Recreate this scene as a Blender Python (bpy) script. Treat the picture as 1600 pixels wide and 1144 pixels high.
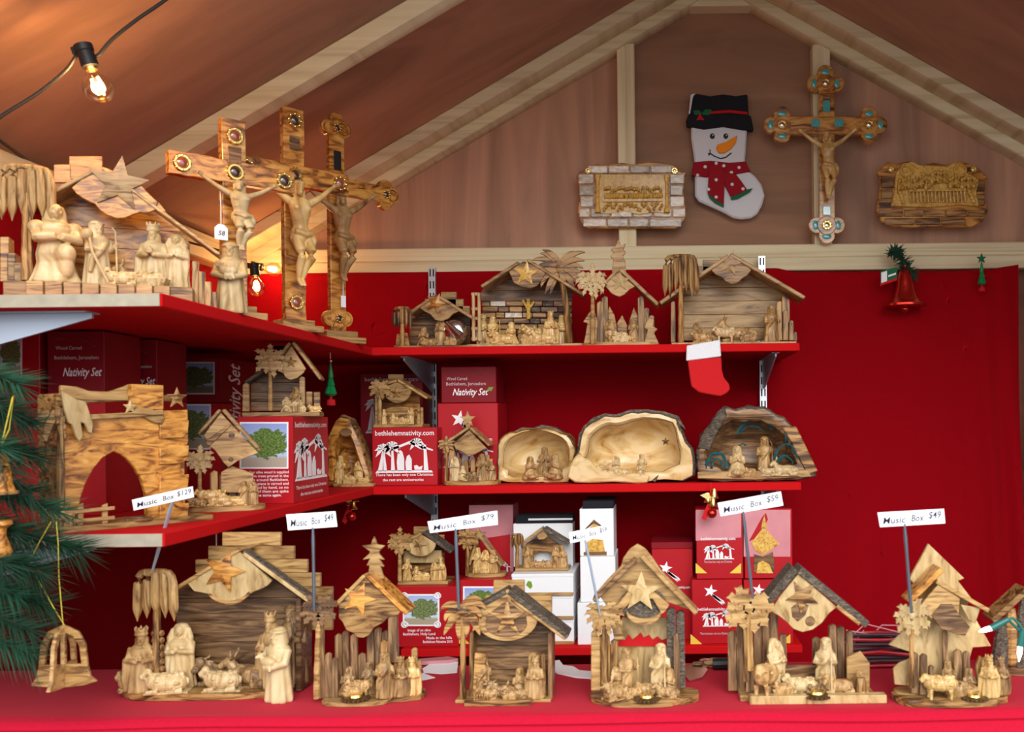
import bpy, bmesh, math, random
from mathutils import Vector, Matrix
random.seed(7)
for _o in list(bpy.data.objects): bpy.data.objects.remove(_o)
SC = bpy.context.scene; COL = SC.collection
PI = math.pi
# ---------------------------------------------------------------- camera, sky, exposure
F, CX, CY, ROLL = 1500.0, 1033.0, 661.0, 0.011      # focal length (px of a 1600x1144 frame), vanishing point, roll
cd = bpy.data.cameras.new('camera'); cam = bpy.data.objects.new('camera', cd); COL.objects.link(cam)
cd.sensor_width = 36.0; cd.lens = F / 1600 * 36.0
cd.shift_x = -(CX - 800) / 1600; cd.shift_y = (CY - 572) / 1600
cd.clip_start = 0.05
cam.matrix_world = Matrix.Rotation(PI / 2, 4, 'X') @ Matrix.Rotation(-ROLL, 4, 'Z')
cd.dof.use_dof = True; cd.dof.focus_distance = 1.9; cd.dof.aperture_fstop = 11.0
SC.camera = cam
SC.view_settings.view_transform = 'Standard'; SC.view_settings.look = 'None'
SC.view_settings.gamma = 1.0; SC.view_settings.use_curve_mapping = False
SC.view_settings.exposure = 0.38
W = bpy.data.worlds.new('overcast_sky'); SC.world = W; W.use_nodes = True
_n = W.node_tree.nodes; _l = W.node_tree.links; _n.clear()
_o = _n.new('ShaderNodeOutputWorld'); _b = _n.new('ShaderNodeBackground'); _r = _n.new('ShaderNodeValToRGB')
_t = _n.new('ShaderNodeTexCoord'); _s = _n.new('ShaderNodeSeparateXYZ'); _m = _n.new('ShaderNodeMapRange')
_l.new(_t.outputs['Generated'], _s.inputs[0]); _l.new(_s.outputs[2], _m.inputs[0])
_m.inputs[1].default_value = -0.1; _m.inputs[2].default_value = 1.0
_l.new(_m.outputs[0], _r.inputs[0])
_r.color_ramp.elements[0].position = 0.0; _r.color_ramp.elements[0].color = (.50, .50, .50, 1)
_r.color_ramp.elements[1].position = 0.9; _r.color_ramp.elements[1].color = (.80, .81, .84, 1)
_e = _r.color_ramp.elements.new(.22); _e.color = (1.25, 1.26, 1.30, 1)
_l.new(_r.outputs[0], _b.inputs[0]); _b.inputs[1].default_value = 1.45; _l.new(_b.outputs[0], _o.inputs[0])
_sd = bpy.data.lights.new('sun', 'SUN'); _so = bpy.data.objects.new('sun', _sd); COL.objects.link(_so)
_sd.energy = 1.9; _sd.angle = math.radians(38); _sd.color = (1, .98, .95)
_so.rotation_euler = Vector((-.25, 1.0, -.56)).to_track_quat('-Z', 'Y').to_euler()

# ---------------------------------------------------------------- materials
def mat(name):
    m = bpy.data.materials.new(name); m.use_nodes = True
    nt = m.node_tree; b = nt.nodes['Principled BSDF']
    return m, nt, nt.nodes, nt.links, b
def plain(name, c, rough=.6, metal=0, spec=.4, bump=0, bscale=200, emit=None, var=0, coat=0):
    m, nt, N, L, b = mat(name)
    b.inputs['Base Color'].default_value = (*c, 1); b.inputs['Roughness'].default_value = rough
    b.inputs['Metallic'].default_value = metal; b.inputs['Specular IOR Level'].default_value = spec
    b.inputs['Coat Weight'].default_value = coat; b.inputs['Coat Roughness'].default_value = .15
    if emit: b.inputs['Emission Color'].default_value = (*emit[0], 1); b.inputs['Emission Strength'].default_value = emit[1]
    if bump or var:
        tc = N.new('ShaderNodeTexCoord'); nz = N.new('ShaderNodeTexNoise'); nz.inputs['Scale'].default_value = bscale; nz.inputs['Detail'].default_value = 4
        L.new(tc.outputs['Object'], nz.inputs['Vector'])
        if bump:
            bp = N.new('ShaderNodeBump'); bp.inputs['Strength'].default_value = bump; bp.inputs['Distance'].default_value = .002
            L.new(nz.outputs['Fac'], bp.inputs['Height']); L.new(bp.outputs[0], b.inputs['Normal'])
        if var:
            mx = N.new('ShaderNodeMixRGB'); mx.inputs[1].default_value = (*[v * (1 - var) for v in c], 1); mx.inputs[2].default_value = (*[min(1, v * (1 + var)) for v in c], 1)
            L.new(nz.outputs['Fac'], mx.inputs[0]); L.new(mx.outputs[0], b.inputs['Base Color'])
    return m
def wood(name, cols, sc=(.012, .05, .095), rough=.40, bump=.3, coat=.08, dist=1.6, vary=.3, knots=0, bd=.0006):
    """grain = stretched distorted noise in object space; every object is cut from another piece of timber"""
    m, nt, N, L, b = mat(name)
    tc = N.new('ShaderNodeTexCoord'); oi = N.new('ShaderNodeObjectInfo')
    mul = N.new('ShaderNodeMath'); mul.operation = 'MULTIPLY'; mul.inputs[1].default_value = 900 * (.02 / max(sc))
    L.new(oi.outputs['Random'], mul.inputs[0])
    ad = N.new('ShaderNodeVectorMath'); ad.operation = 'ADD'; L.new(tc.outputs['Object'], ad.inputs[0]); L.new(mul.outputs[0], ad.inputs[1])
    mp = N.new('ShaderNodeVectorMath'); mp.operation = 'MULTIPLY'; mp.inputs[1].default_value = sc; L.new(ad.outputs[0], mp.inputs[0])
    nz = N.new('ShaderNodeTexNoise'); nz.inputs['Scale'].default_value = 1; nz.inputs['Detail'].default_value = 5; nz.inputs['Roughness'].default_value = .55; nz.inputs['Distortion'].default_value = dist
    L.new(mp.outputs[0], nz.inputs['Vector'])
    r = N.new('ShaderNodeValToRGB'); L.new(nz.outputs['Fac'], r.inputs[0])
    el = r.color_ramp.elements
    el[0].position, el[0].color = cols[0][0], (*cols[0][1], 1); el[1].position, el[1].color = cols[-1][0], (*cols[-1][1], 1)
    for p, c in cols[1:-1]: e = el.new(p); e.color = (*c, 1)
    hs = N.new('ShaderNodeHueSaturation'); mr = N.new('ShaderNodeMapRange'); mr.inputs[3].default_value = 1 - vary; mr.inputs[4].default_value = 1 + vary * .6
    L.new(oi.outputs['Random'], mr.inputs[0]); L.new(mr.outputs[0], hs.inputs['Value']); L.new(r.outputs[0], hs.inputs['Color'])
    out = hs.outputs[0]
    if knots:
        vo = N.new('ShaderNodeTexVoronoi'); vo.inputs['Scale'].default_value = knots; L.new(mp.outputs[0], vo.inputs['Vector'])
        kr = N.new('ShaderNodeValToRGB'); kr.color_ramp.elements[0].color = (.28, .14, .06, 1); kr.color_ramp.elements[0].position = .02; kr.color_ramp.elements[1].position = .09; kr.color_ramp.elements[1].color = (1, 1, 1, 1)
        L.new(vo.outputs['Distance'], kr.inputs[0]); mx = N.new('ShaderNodeMixRGB'); mx.blend_type = 'MULTIPLY'; mx.inputs[0].default_value = .8
        L.new(out, mx.inputs[1]); L.new(kr.outputs[0], mx.inputs[2]); out = mx.outputs[0]
    L.new(out, b.inputs['Base Color']); b.inputs['Roughness'].default_value = rough; b.inputs['Specular IOR Level'].default_value = .35
    b.inputs['Coat Weight'].default_value = coat; b.inputs['Coat Roughness'].default_value = .25
    if bump:
        bp = N.new('ShaderNodeBump'); bp.inputs['Strength'].default_value = bump; bp.inputs['Distance'].default_value = bd
        L.new(nz.outputs['Fac'], bp.inputs['Height']); L.new(bp.outputs[0], b.inputs['Normal'])
    return m
M = {}
OL = [(.34, (.045, .019, .006)), (.43, (.165, .072, .021)), (.52, (.34, .178, .056)), (.72, (.52, .315, .112))]
TN = [(.32, (.12, .052, .015)), (.45, (.34, .188, .064)), (.70, (.53, .340, .134))]
M['olive'] = wood('olive_wood', OL)
M['olive_v'] = wood('olive_wood_upright_grain', OL, (.11, .05, .012))
M['olive_o'] = wood('varnished_olive_wood', [(.32, (.085, .026, .006)), (.43, (.30, .105, .016)), (.53, (.54, .235, .040)), (.70, (.70, .37, .085))], (.02, .05, .07), rough=.35, coat=.3, vary=.15)
M['cross'] = wood('glossy_cross_wood', [(.32, (.10, .030, .006)), (.43, (.34, .125, .02)), (.53, (.58, .26, .05)), (.70, (.74, .42, .11))], (.02, .05, .07), rough=.22, coat=1, vary=.12)
M['cream'] = wood('pale_carved_wood', [(.3, (.24, .135, .045)), (.45, (.45, .30, .125)), (.66, (.58, .42, .205))], (.05, .05, .018), bump=.1, vary=.14)
M['tan'] = wood('light_sawn_olive_wood', TN, (.014, .04, .09), vary=.2)
M['tan_v'] = wood('light_upright_olive_wood', TN, (.09, .04, .014), vary=.2)
M['brown'] = wood('dark_olive_heartwood', [(.3, (.045, .022, .010)), (.46, (.13, .065, .028)), (.6, (.26, .14, .06)), (.75, (.40, .24, .11))], (.012, .05, .10))
M['brown_v'] = wood('dark_upright_olive_wood', [(.3, (.05, .022, .010)), (.46, (.16, .08, .035)), (.6, (.32, .18, .08)), (.75, (.48, .30, .14))], (.10, .05, .012))
M['bark'] = wood('olive_bark', [(.3, (.035, .028, .022)), (.5, (.11, .085, .062)), (.7, (.25, .19, .135))], (.06, .06, .16), rough=.85, bump=1, coat=0, dist=2.5, bd=.002)
M['gild'] = wood('golden_resin_carving', [(.3, (.40, .19, .025)), (.5, (.72, .42, .08)), (.7, (.85, .58, .17))], (.12, .12, .12), rough=.3, coat=.5, vary=.1)
M['stone'] = wood('pearly_stone_brick', [(.3, (.40, .30, .20)), (.5, (.66, .57, .45)), (.7, (.88, .84, .76))], (.05, .1, .1), rough=.3, coat=.4, vary=.35)
M['pine'] = wood('sawn_pine', [(.3, (.60, .49, .28)), (.5, (.78, .68, .43)), (.7, (.84, .76, .52))], (1.2, 1.2, 60), rough=.7, bump=.1, coat=0, dist=.6, vary=.08, knots=.55)
M['rawend'] = plain('weathered_board_end', (.36, .32, .24), .85, var=.35, bscale=60)
M['pine_up'] = wood('sawn_pine_upright', [(.3, (.60, .49, .28)), (.5, (.78, .68, .43)), (.7, (.84, .76, .52))], (60, 1.2, 1.2), rough=.7, bump=.1, coat=0, dist=.6, vary=.05)
def ply(name, c, sc, dist=1.2):
    return wood(name, [(.3, tuple(v * .72 for v in c)), (.5, c), (.7, tuple(v * 1.25 for v in c))], sc, rough=.75, bump=.05, coat=0, dist=dist, vary=.03)
M['ply_red'] = ply('reddish_plywood', (.47, .26, .17), (9, 9, 1.0), 1.8)
M['ply_brown'] = ply('brown_plywood', (.34, .18, .105), (1.2, 9, 9))
M['ply_roof'] = ply('roof_plywood', (.42, .235, .155), (2, 6, 2))
def clothmat(name, c, sc):
    m, nt, N, L, b = mat(name)
    tc = N.new('ShaderNodeTexCoord'); nz = N.new('ShaderNodeTexNoise'); nz.inputs['Scale'].default_value = sc; nz.inputs['Detail'].default_value = 3
    L.new(tc.outputs['Object'], nz.inputs['Vector'])
    mx = N.new('ShaderNodeMixRGB'); mx.inputs[1].default_value = (*[v * .85 for v in c], 1); mx.inputs[2].default_value = (*[v * 1.15 for v in c], 1)
    L.new(nz.outputs['Fac'], mx.inputs[0]); L.new(mx.outputs[0], b.inputs['Base Color'])
    bp = N.new('ShaderNodeBump'); bp.inputs['Strength'].default_value = .2; bp.inputs['Distance'].default_value = .001
    L.new(nz.outputs['Fac'], bp.inputs['Height']); L.new(bp.outputs[0], b.inputs['Normal'])
    b.inputs['Roughness'].default_value = .9; b.inputs['Specular IOR Level'].default_value = .15; b.inputs['Sheen Weight'].default_value = .15
    b.inputs['Sheen Tint'].default_value = (1, .3, .3, 1)
    return m
M['red'] = clothmat('red_cloth', (.54, .001, .009), 400)
M['red_table'] = clothmat('red_table_cloth', (.44, .004, .025), 300)
M['redboard'] = plain('red_felt_covered_board', (.52, .006, .008), .85, spec=.1, bump=.1, bscale=300)
M['redbox'] = plain('red_printed_card', (.42, .008, .014), .4, spec=.25, var=.15, bscale=.02)
M['redbox_d'] = plain('dark_red_printed_card', (.22, .006, .012), .45, spec=.2, var=.2, bscale=.02)
M['white'] = plain('white_card', (.80, .82, .84), .6)
M['print'] = plain('white_print', (.85, .84, .85), .5)
M['greyprint'] = plain('grey_print', (.50, .42, .42), .5)
M['paper'] = plain('white_paper', (.86, .87, .90), .7)
M['ink'] = plain('dark_ink', (.02, .02, .05), .6)
M['black'] = plain('black_plastic', (.012, .012, .014), .45)
M['dark'] = plain('slot_shade', (.02, .012, .010), .9)  # near-black colour for the shade inside the rail slots
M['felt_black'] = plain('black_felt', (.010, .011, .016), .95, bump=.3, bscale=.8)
M['felt_white'] = plain('white_felt', (.74, .75, .78), .95, bump=.4, bscale=.5)
M['felt_red'] = plain('red_felt', (.55, .008, .012), .95, bump=.3, bscale=.6)
M['scarf'] = plain('dark_red_felt', (.32, .006, .014), .95, bump=.3, bscale=.6)
M['felt_green'] = plain('green_felt', (.012, .13, .05), .9)
M['orange'] = plain('orange_felt', (.95, .30, .012), .85)
M['metal'] = plain('galvanised_steel', (.55, .58, .62), .35, .9)
M['clip'] = plain('grey_clip_steel', (.16, .20, .25), .35, .7)
M['bronze'] = plain('dark_bronze', (.13, .075, .035), .35, .7)
M['clip_b'] = plain('blue_steel', (.42, .56, .72), .3, .6)
M['bracket'] = plain('blue_grey_painted_steel', (.42, .50, .60), .4, .3)
M['gold'] = plain('gold_metal', (.86, .62, .20), .22, 1)
M['goldfoil'] = plain('gold_foil', (.78, .66, .28), .3, .8)
M['gem'] = plain('dark_glass_gem', (.05, .02, .018), .08, spec=.8, coat=1)
M['gem_red'] = plain('reddish_gem', (.25, .06, .035), .1, spec=.8, coat=1)
M['teal'] = plain('turquoise_shell_inlay', (.07, .42, .42), .12, spec=.8, coat=1, var=.5, bscale=.3)
M['teal_dark'] = plain('dark_turquoise_stain', (.010, .085, .105), .3, var=.6, bscale=.2)
M['silver'] = plain('silver_foil', (.75, .74, .72), .2, 1)
M['redmetal'] = plain('red_metallic_shell', (.62, .035, .025), .22, .85)
M['greenfir'] = plain('green_fir_needles', (.006, .045, .020), .7, var=.6, bscale=.05)
M['greenfir2'] = plain('light_fir_needles', (.014, .085, .042), .7)
M['twig'] = plain('brown_twig', (.05, .03, .018), .9)
M['greenplastic'] = plain('teal_green_plastic', (.010, .13, .11), .35)
M['greenbright'] = plain('bright_green_glass', (.006, .22, .06), .25)
M['cable'] = plain('black_cable', (.015, .014, .014), .5)
M['cord'] = plain('white_cord', (.70, .66, .60), .8)
M['goldcord'] = plain('gold_cord', (.62, .50, .05), .45, .3)
M['yellow'] = plain('yellow_print', (.75, .55, .06), .5)
M['leafgreen'] = plain('green_leaf_sticker', (.16, .30, .02), .5)
M['gravel'] = plain('paving', (.17, .165, .16), .9, var=.3, bscale=3)
M['wirered'] = plain('red_coated_wire', (.45, .02, .03), .4)
M['wiredark'] = plain('dark_wire', (.055, .022, .030), .5)
M['pinkfilm'] = plain('pink_plastic_film', (.62, .25, .28), .2, spec=.6, var=.2, bscale=.03)
M['bulbglow'] = plain('glowing_filament', (1, .8, .5), .5, emit=((1, .72, .38), 60))
M['miniglow'] = plain('glowing_mini_bulb', (1, .9, .8), .3, emit=((1, .86, .72), 6))
def glassmat():
    m, nt, N, L, b = mat('clear_bulb_glass')
    out = [n for n in N if n.type == 'OUTPUT_MATERIAL'][0]
    t = N.new('ShaderNodeBsdfTransparent'); t.inputs[0].default_value = (1, .90, .74, 1); g = N.new('ShaderNodeBsdfGlossy'); g.inputs['Roughness'].default_value = .05
    lw = N.new('ShaderNodeLayerWeight'); lw.inputs[0].default_value = .35; mx = N.new('ShaderNodeMixShader')
    L.new(lw.outputs['Facing'], mx.inputs[0]); L.new(t.outputs[0], mx.inputs[1]); L.new(g.outputs[0], mx.inputs[2]); L.new(mx.outputs[0], out.inputs[0])
    return m
M['glass'] = glassmat()
def photomat(name, sky, tree, ground):
    """printed photograph of a tree: sky, crown and ground on one flat card"""
    m, nt, N, L, b = mat(name)
    tc = N.new('ShaderNodeTexCoord'); sp = N.new('ShaderNodeSeparateXYZ'); L.new(tc.outputs['Generated'], sp.inputs[0])
    r = N.new('ShaderNodeValToRGB'); r.color_ramp.elements[0].color = (*ground, 1); r.color_ramp.elements[0].position = .20
    r.color_ramp.elements[1].color = (*sky, 1); r.color_ramp.elements[1].position = .27; e = r.color_ramp.elements.new(1); e.color = (*[v * .62 for v in sky[:2]], sky[2] * .9, 1)
    L.new(sp.outputs[2], r.inputs[0])
    ds = N.new('ShaderNodeVectorMath'); ds.operation = 'DISTANCE'; ds.inputs[1].default_value = (.55, .5, .50)
    sc = N.new('ShaderNodeVectorMath'); sc.operation = 'MULTIPLY_ADD'; sc.inputs[1].default_value = (.95, 0, 1.25); sc.inputs[2].default_value = (.02, .5, -.18)
    L.new(tc.outputs['Generated'], sc.inputs[0]); L.new(sc.outputs[0], ds.inputs[0])
    nz = N.new('ShaderNodeTexNoise'); nz.inputs['Scale'].default_value = 9; nz.inputs['Detail'].default_value = 6; L.new(sc.outputs[0], nz.inputs['Vector'])
    ma = N.new('ShaderNodeMath'); ma.operation = 'MULTIPLY_ADD'; ma.inputs[1].default_value = .45; L.new(nz.outputs['Fac'], ma.inputs[0]); L.new(ds.outputs['Value'], ma.inputs[2])
    lt = N.new('ShaderNodeMath'); lt.operation = 'LESS_THAN'; lt.inputs[1].default_value = .64; L.new(ma.outputs[0], lt.inputs[0])
    nz2 = N.new('ShaderNodeTexNoise'); nz2.inputs['Scale'].default_value = 22; L.new(sc.outputs[0], nz2.inputs['Vector'])
    tr = N.new('ShaderNodeValToRGB'); tr.color_ramp.elements[0].color = (*[v * .35 for v in tree], 1); tr.color_ramp.elements[0].position = .35; tr.color_ramp.elements[1].color = (*[v * 1.5 for v in tree], 1); tr.color_ramp.elements[1].position = .65
    L.new(nz2.outputs['Fac'], tr.inputs[0])
    mx = N.new('ShaderNodeMixRGB'); L.new(lt.outputs[0], mx.inputs[0]); L.new(r.outputs[0], mx.inputs[1]); L.new(tr.outputs[0], mx.inputs[2])
    L.new(mx.outputs[0], b.inputs['Base Color']); b.inputs['Roughness'].default_value = .35
    return m
M['photo'] = photomat('printed_tree_photo', (.45, .58, .78), (.12, .20, .04), (.45, .38, .30))
M['photo_d'] = photomat('printed_dusk_tree_photo', (.30, .35, .45), (.07, .08, .03), (.12, .10, .06))
M['photo_b'] = photomat('printed_bush_photo', (.62, .74, .85), (.17, .22, .08), (.42, .36, .26))

# ---------------------------------------------------------------- geometry helpers
def at(px, py, Y):
    """the point at depth Y seen at pixel (px, py)"""
    dx, dy = px - CX, py - CY
    return Vector(((dx - ROLL * dy) * Y / F, Y, -(dy + ROLL * dx) * Y / F))
class MB:
    def __init__(s): s.bm = bmesh.new(); s.M = Matrix()
    def v(s, p): return s.bm.verts.new(s.M @ Vector(p))
    def hexa(s, c):
        vs = [s.v(p) for p in c]
        for f in ((0, 3, 2, 1), (4, 5, 6, 7), (0, 1, 5, 4), (1, 2, 6, 5), (2, 3, 7, 6), (3, 0, 4, 7)): s.bm.faces.new([vs[i] for i in f])
        return s
    def box(s, c, d, R=None):
        h = [v / 2 for v in d]; c = Vector(c)
        q = [Vector((x * h[0], y * h[1], z * h[2])) for z in (-1, 1) for x, y in ((-1, -1), (1, -1), (1, 1), (-1, 1))]
        return s.hexa([c + (R @ p if R else p) for p in q])
    def span(s, x0, x1, y0, y1, z0, z1): return s.box(((x0 + x1) / 2, (y0 + y1) / 2, (z0 + z1) / 2), (abs(x1 - x0), abs(y1 - y0), abs(z1 - z0)))
    def loops(s, rings, cap=True, close=False):
        vr = [[s.v(p) for p in r] for r in rings]; n = len(vr[0])
        for a, b in list(zip(vr, vr[1:])) + ([(vr[-1], vr[0])] if close else []):
            for i in range(n): s.bm.faces.new((a[i], a[(i + 1) % n], b[(i + 1) % n], b[i]))
        if cap and not close: s.bm.faces.new(vr[0][::-1]); s.bm.faces.new(vr[-1])
        return s
    def prism(s, pts, y0, y1):                       # outline in x, z extruded along y
        return s.loops([[(x, y0, z) for x, z in pts], [(x, y1, z) for x, z in pts]])
    def plan(s, pts, z0, z1):
        return s.loops([[(x, y, z0) for x, y in pts], [(x, y, z1) for x, y in pts]])
    def tube(s, pts, r, n=8, sq=1):
        pts = [Vector(p) for p in pts]; rs = r if isinstance(r, (list, tuple)) else [r] * len(pts); rings = []
        up = Vector((.03, .05, 1))
        for i, p in enumerate(pts):
            t = (pts[min(i + 1, len(pts) - 1)] - pts[max(i - 1, 0)]).normalized()
            u = t.cross(up)
            if u.length < .15: u = t.cross(Vector((1, .1, 0)))
            u.normalize(); w = u.cross(t)
            rings.append([p + (u * math.cos(a) + w * math.sin(a) * sq) * rs[i] for a in (2 * PI * k / n for k in range(n))])
        return s.loops(rings)
    def lathe(s, prof, c=(0, 0, 0), n=20, sy=1, wob=None):
        c = Vector(c)
        return s.loops([[c + Vector((max(r, 1e-4) * math.cos(a) * (wob(a, z) if wob else 1), max(r, 1e-4) * math.sin(a) * sy * (wob(a, z) if wob else 1), z)) for a in (2 * PI * k / n for k in range(n))] for r, z in prof])
    def ell(s, c, r, seg=14, rings=8, R=None):
        c = Vector(c); r = r if isinstance(r, (tuple, list)) else (r, r, r); rr = []
        for j in range(rings + 1):
            th = PI * (j + .02 * (j == 0) - .02 * (j == rings)) / rings
            rr.append([c + (R or Matrix.Identity(3)) @ Vector((r[0] * math.sin(th) * math.cos(a), r[1] * math.sin(th) * math.sin(a), -r[2] * math.cos(th))) for a in (2 * PI * k / seg for k in range(seg))])
        return s.loops(rr)
    def torus(s, c, R, r, n=20, k=8, axis='y'):
        rings = []
        for i in range(n):
            a = 2 * PI * i / n; ring = []
            for j in range(k):
                b = 2 * PI * j / k; q = R + r * math.cos(b); h = r * math.sin(b)
                ring.append({'y': (c[0] + q * math.cos(a), c[1] + h, c[2] + q * math.sin(a)), 'z': (c[0] + q * math.cos(a), c[1] + q * math.sin(a), c[2] + h)}[axis])
            rings.append(ring)
        return s.loops(rings, close=True)
    def star(s, c, R, r, y0, y1, rot=0, n=5, facet=0):
        pts = [(c[0] + q * math.sin(a), c[1] + q * math.cos(a)) for q, a in ((R if k % 2 == 0 else r, PI * k / n + rot) for k in range(2 * n))]
        if not facet: return s.prism(pts, y0, y1)
        b = [s.v((x, y1, z)) for x, z in pts]; f = [s.v((x, y0 + facet, z)) for x, z in pts]; m = s.v((c[0], y0, c[1])); k = len(pts)
        s.bm.faces.new(b)
        for i in range(k):
            j = (i + 1) % k; s.bm.faces.new((b[i], f[i], f[j], b[j])); s.bm.faces.new((f[i], m, f[j]))
        return s
    def mesh(s, name, m=None, bev=0, ang=35):
        bm = s.bm; bmesh.ops.recalc_face_normals(bm, faces=bm.faces)
        if bev:
            es = [e for e in bm.edges if len(e.link_faces) == 2 and e.calc_face_angle(0) > math.radians(40)]
            try: bmesh.ops.bevel(bm, geom=es, offset=bev, segments=1, affect='EDGES', clamp_overlap=True)
            except Exception: pass
        lim = math.radians(ang)
        for f in bm.faces: f.smooth = True
        for e in bm.edges: e.smooth = len(e.link_faces) == 2 and e.calc_face_angle(0) < lim
        me = bpy.data.meshes.new(name); bm.to_mesh(me); bm.free()
        if m: me.materials.append(M[m] if isinstance(m, str) else m)
        return me
    def build(s, name, m, parent=None, bev=0, ang=35): return link(name, s.mesh(name, m, bev, ang), parent)
def link(name, me, parent=None, loc=None, rz=0, sc=None, kind=None):
    o = bpy.data.objects.new(name, me); COL.objects.link(o); o.parent = parent
    if loc is not None: o.location = loc
    if rz: o.rotation_euler = (0, 0, rz)
    if sc is not None: o.scale = (sc,) * 3 if not isinstance(sc, (tuple, list)) else sc
    if kind: o['kind'] = kind
    return o
def tag(o, label, cat, group=None, kind=None):
    o['label'] = label; o['category'] = cat
    if group: o['group'] = group
    if kind: o['kind'] = kind
    return o
def struct(o): o['kind'] = 'structure'; return o
class T:
    """a thing: an Empty at its base whose local unit is one photograph pixel at its own depth"""
    def __init__(s, name, label, cat, px, Z, Y, rz=0, group=None, py=None):
        s.s = Y / F; s.ground = py is None
        if py is None:                               # stands on a surface at height Z
            dyu = -Z * F / Y; dx0 = (px - CX) - ROLL * dyu; s.O = Vector((dx0 * Y / F, Y, Z))
        else: s.O = at(px, py, Y)
        s.rz = math.radians(rz); s.e = bpy.data.objects.new(name, None); COL.objects.link(s.e)
        s.e.empty_display_size = .02; s.e.location = s.O; s.e.rotation_euler = (0, 0, s.rz); s.e.scale = (s.s,) * 3
        tag(s.e, label, cat, group); s.Ri = Matrix.Rotation(-s.rz, 3, 'Z')
    def L(s, px, py, d=0):                           # pixel -> local point on the thing's own upright plane y = d
        r = s.Ri @ at(px, py, 1); o = s.Ri @ s.O; t = (d * s.s + o.y) / r.y
        q = (r * t - o) / s.s
        if s.ground and q.z < 0: q.z = 0
        return q
    def xz(s, pts, d=0): return [(q.x, q.z) for q in (s.L(a, b, d) for a, b in pts)]
    def X(s, px, d=0): return s.L(px, CY, d).x
    def p(s, name, m, pts, d0, d1, bev=.8, par=None):      # board cut to an outline
        return MB().prism(s.xz(pts, d0), d0, d1).build(name, m, par or s.e, bev)
    def add(s, name, m, mb, bev=0, par=None, ang=35): return mb.build(name, m, par or s.e, bev, ang)
    def base(s, m, px0, px1, d0, d1, h, round_=0, name='base', bev=1):
        a, b = s.X(px0, d0), s.X(px1, d0)
        if round_:
            c = (a + b) / 2; rx = (b - a) / 2; n = 28; dm = (d0 + d1) / 2; ry = (d1 - d0) / 2
            rn = random.Random(int(px0)); pts = []
            for k in range(n):
                t = 2 * PI * k / n; e = 1 + rn.uniform(-.03, .03) * round_
                sx = math.copysign(abs(math.cos(t)) ** .7, math.cos(t)); sy = math.copysign(abs(math.sin(t)) ** .7, math.sin(t))
                pts.append((c + rx * sx * e, dm + ry * sy * e))
        else: pts = [(a, d0), (b, d0), (b, d1), (a, d1)]
        return s.add(name, m, MB().plan(pts, 0, h), bev)
def text(s, size, m, name='lettering', parent=None, shear=0, ext=.0, bold=0, wscale=1, align='CENTER'):
    c = bpy.data.curves.new(name, 'FONT'); c.body = s; c.size = size; c.align_x = align; c.align_y = 'CENTER'; c.shear = shear; c.extrude = ext; c.offset = bold; c.resolution_u = 2
    o = bpy.data.objects.new(name, c); COL.objects.link(o); bpy.context.view_layer.update()
    me = bpy.data.meshes.new_from_object(o.evaluated_get(bpy.context.evaluated_depsgraph_get()))
    bpy.data.objects.remove(o); me.materials.clear(); me.materials.append(M[m])
    R = Matrix.Rotation(PI / 2, 4, 'X') @ Matrix.Diagonal((wscale, 1, 1, 1)); me.transform(R)      # stands upright, facing -y
    return link(name, me, parent)
# ================================================================ the hut
YW = 2.17; XL, XR, XM = -.95, 1.234, .142
ZP = .39; SL = .575
def Zc(x): return ZP + SL * ((x - XL) if x < XM else (2 * XM - XL - x))
ZF = -1.35
struct(MB().span(-6, 6, -6, 6, ZF - .05, ZF).build('floor', 'gravel'))
wb = struct(MB().prism([(XL - .03, ZF), (XR + .03, ZF), (XR + .03, ZP), (XM, Zc(XM) + .0), (XL - .03, ZP)], YW + .006, YW + .03).build('wall_back', 'ply_brown'))
xa, xb = -.07, .365
MB().prism([(XL, ZP - .05), (xa, ZP - .05), (xa, Zc(xa)), (XL, ZP)], YW, YW + .006).build('panel', 'ply_red', wb)
MB().prism([(xa, ZP - .05), (xb, ZP - .05), (xb, Zc(xb)), (XM, Zc(XM)), (xa, Zc(xa))], YW, YW + .006).build('panel', 'ply_brown', wb)
MB().prism([(xb, ZP - .05), (XR, ZP - .05), (XR, ZP), (xb, Zc(xb))], YW, YW + .006).build('panel', 'ply_red', wb)
struct(MB().span(XL - .03, XL, .85, YW + .03, ZF, ZP).build('wall_left', 'ply_roof'))
struct(MB().span(XR, XR + .03, .85, YW + .03, ZF, ZP).build('wall_right', 'ply_roof'))
for i, (a, b) in enumerate(((XL - .12, XM), (XM, XR + .12))):
    za, zb = (ZP - .12 * SL, Zc(XM)) if i == 0 else (Zc(XM), ZP - .12 * SL)
    struct(MB().prism([(a, za), (b, zb), (b, zb + .025), (a, za + .025)], .82, YW + .05).build('ceiling', 'ply_roof'))
def beam_mat_dir(): pass
nt_ = [0]
def trim(mb, m='pine', bev=.002):
    nt_[0] += 1; return struct(mb.build('trim_%d' % nt_[0], m, None, bev))
def slope(x0, x1, d0, d1, y0, y1):
    return MB().prism([(x0, Zc(x0) - d0), (x1, Zc(x1) - d0), (x1, Zc(x1) - d1), (x0, Zc(x0) - d1)], y0, y1)
for y0, y1, d in ((1.00 - .04, 1.00, .036), (1.576, 1.618, .036), (2.06, 2.121, .030)):
    trim(slope(XL, XM, .0, d, y0, y1)); trim(slope(XM, XR, .0, d, y0, y1))
trim(slope(XL, XM, .0, .056, 2.122, YW)); trim(slope(XM, XR, .0, .056, 2.122, YW))
trim(MB().span(XM - .16, XM + .16, 2.126, YW, .923, .95))
for x, z1 in ((xa, Zc(xa) - .052), (xb, Zc(xb) - .052)): trim(MB().span(x - .0195, x + .0195, 2.132, YW, ZP, z1), 'pine_up')
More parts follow.
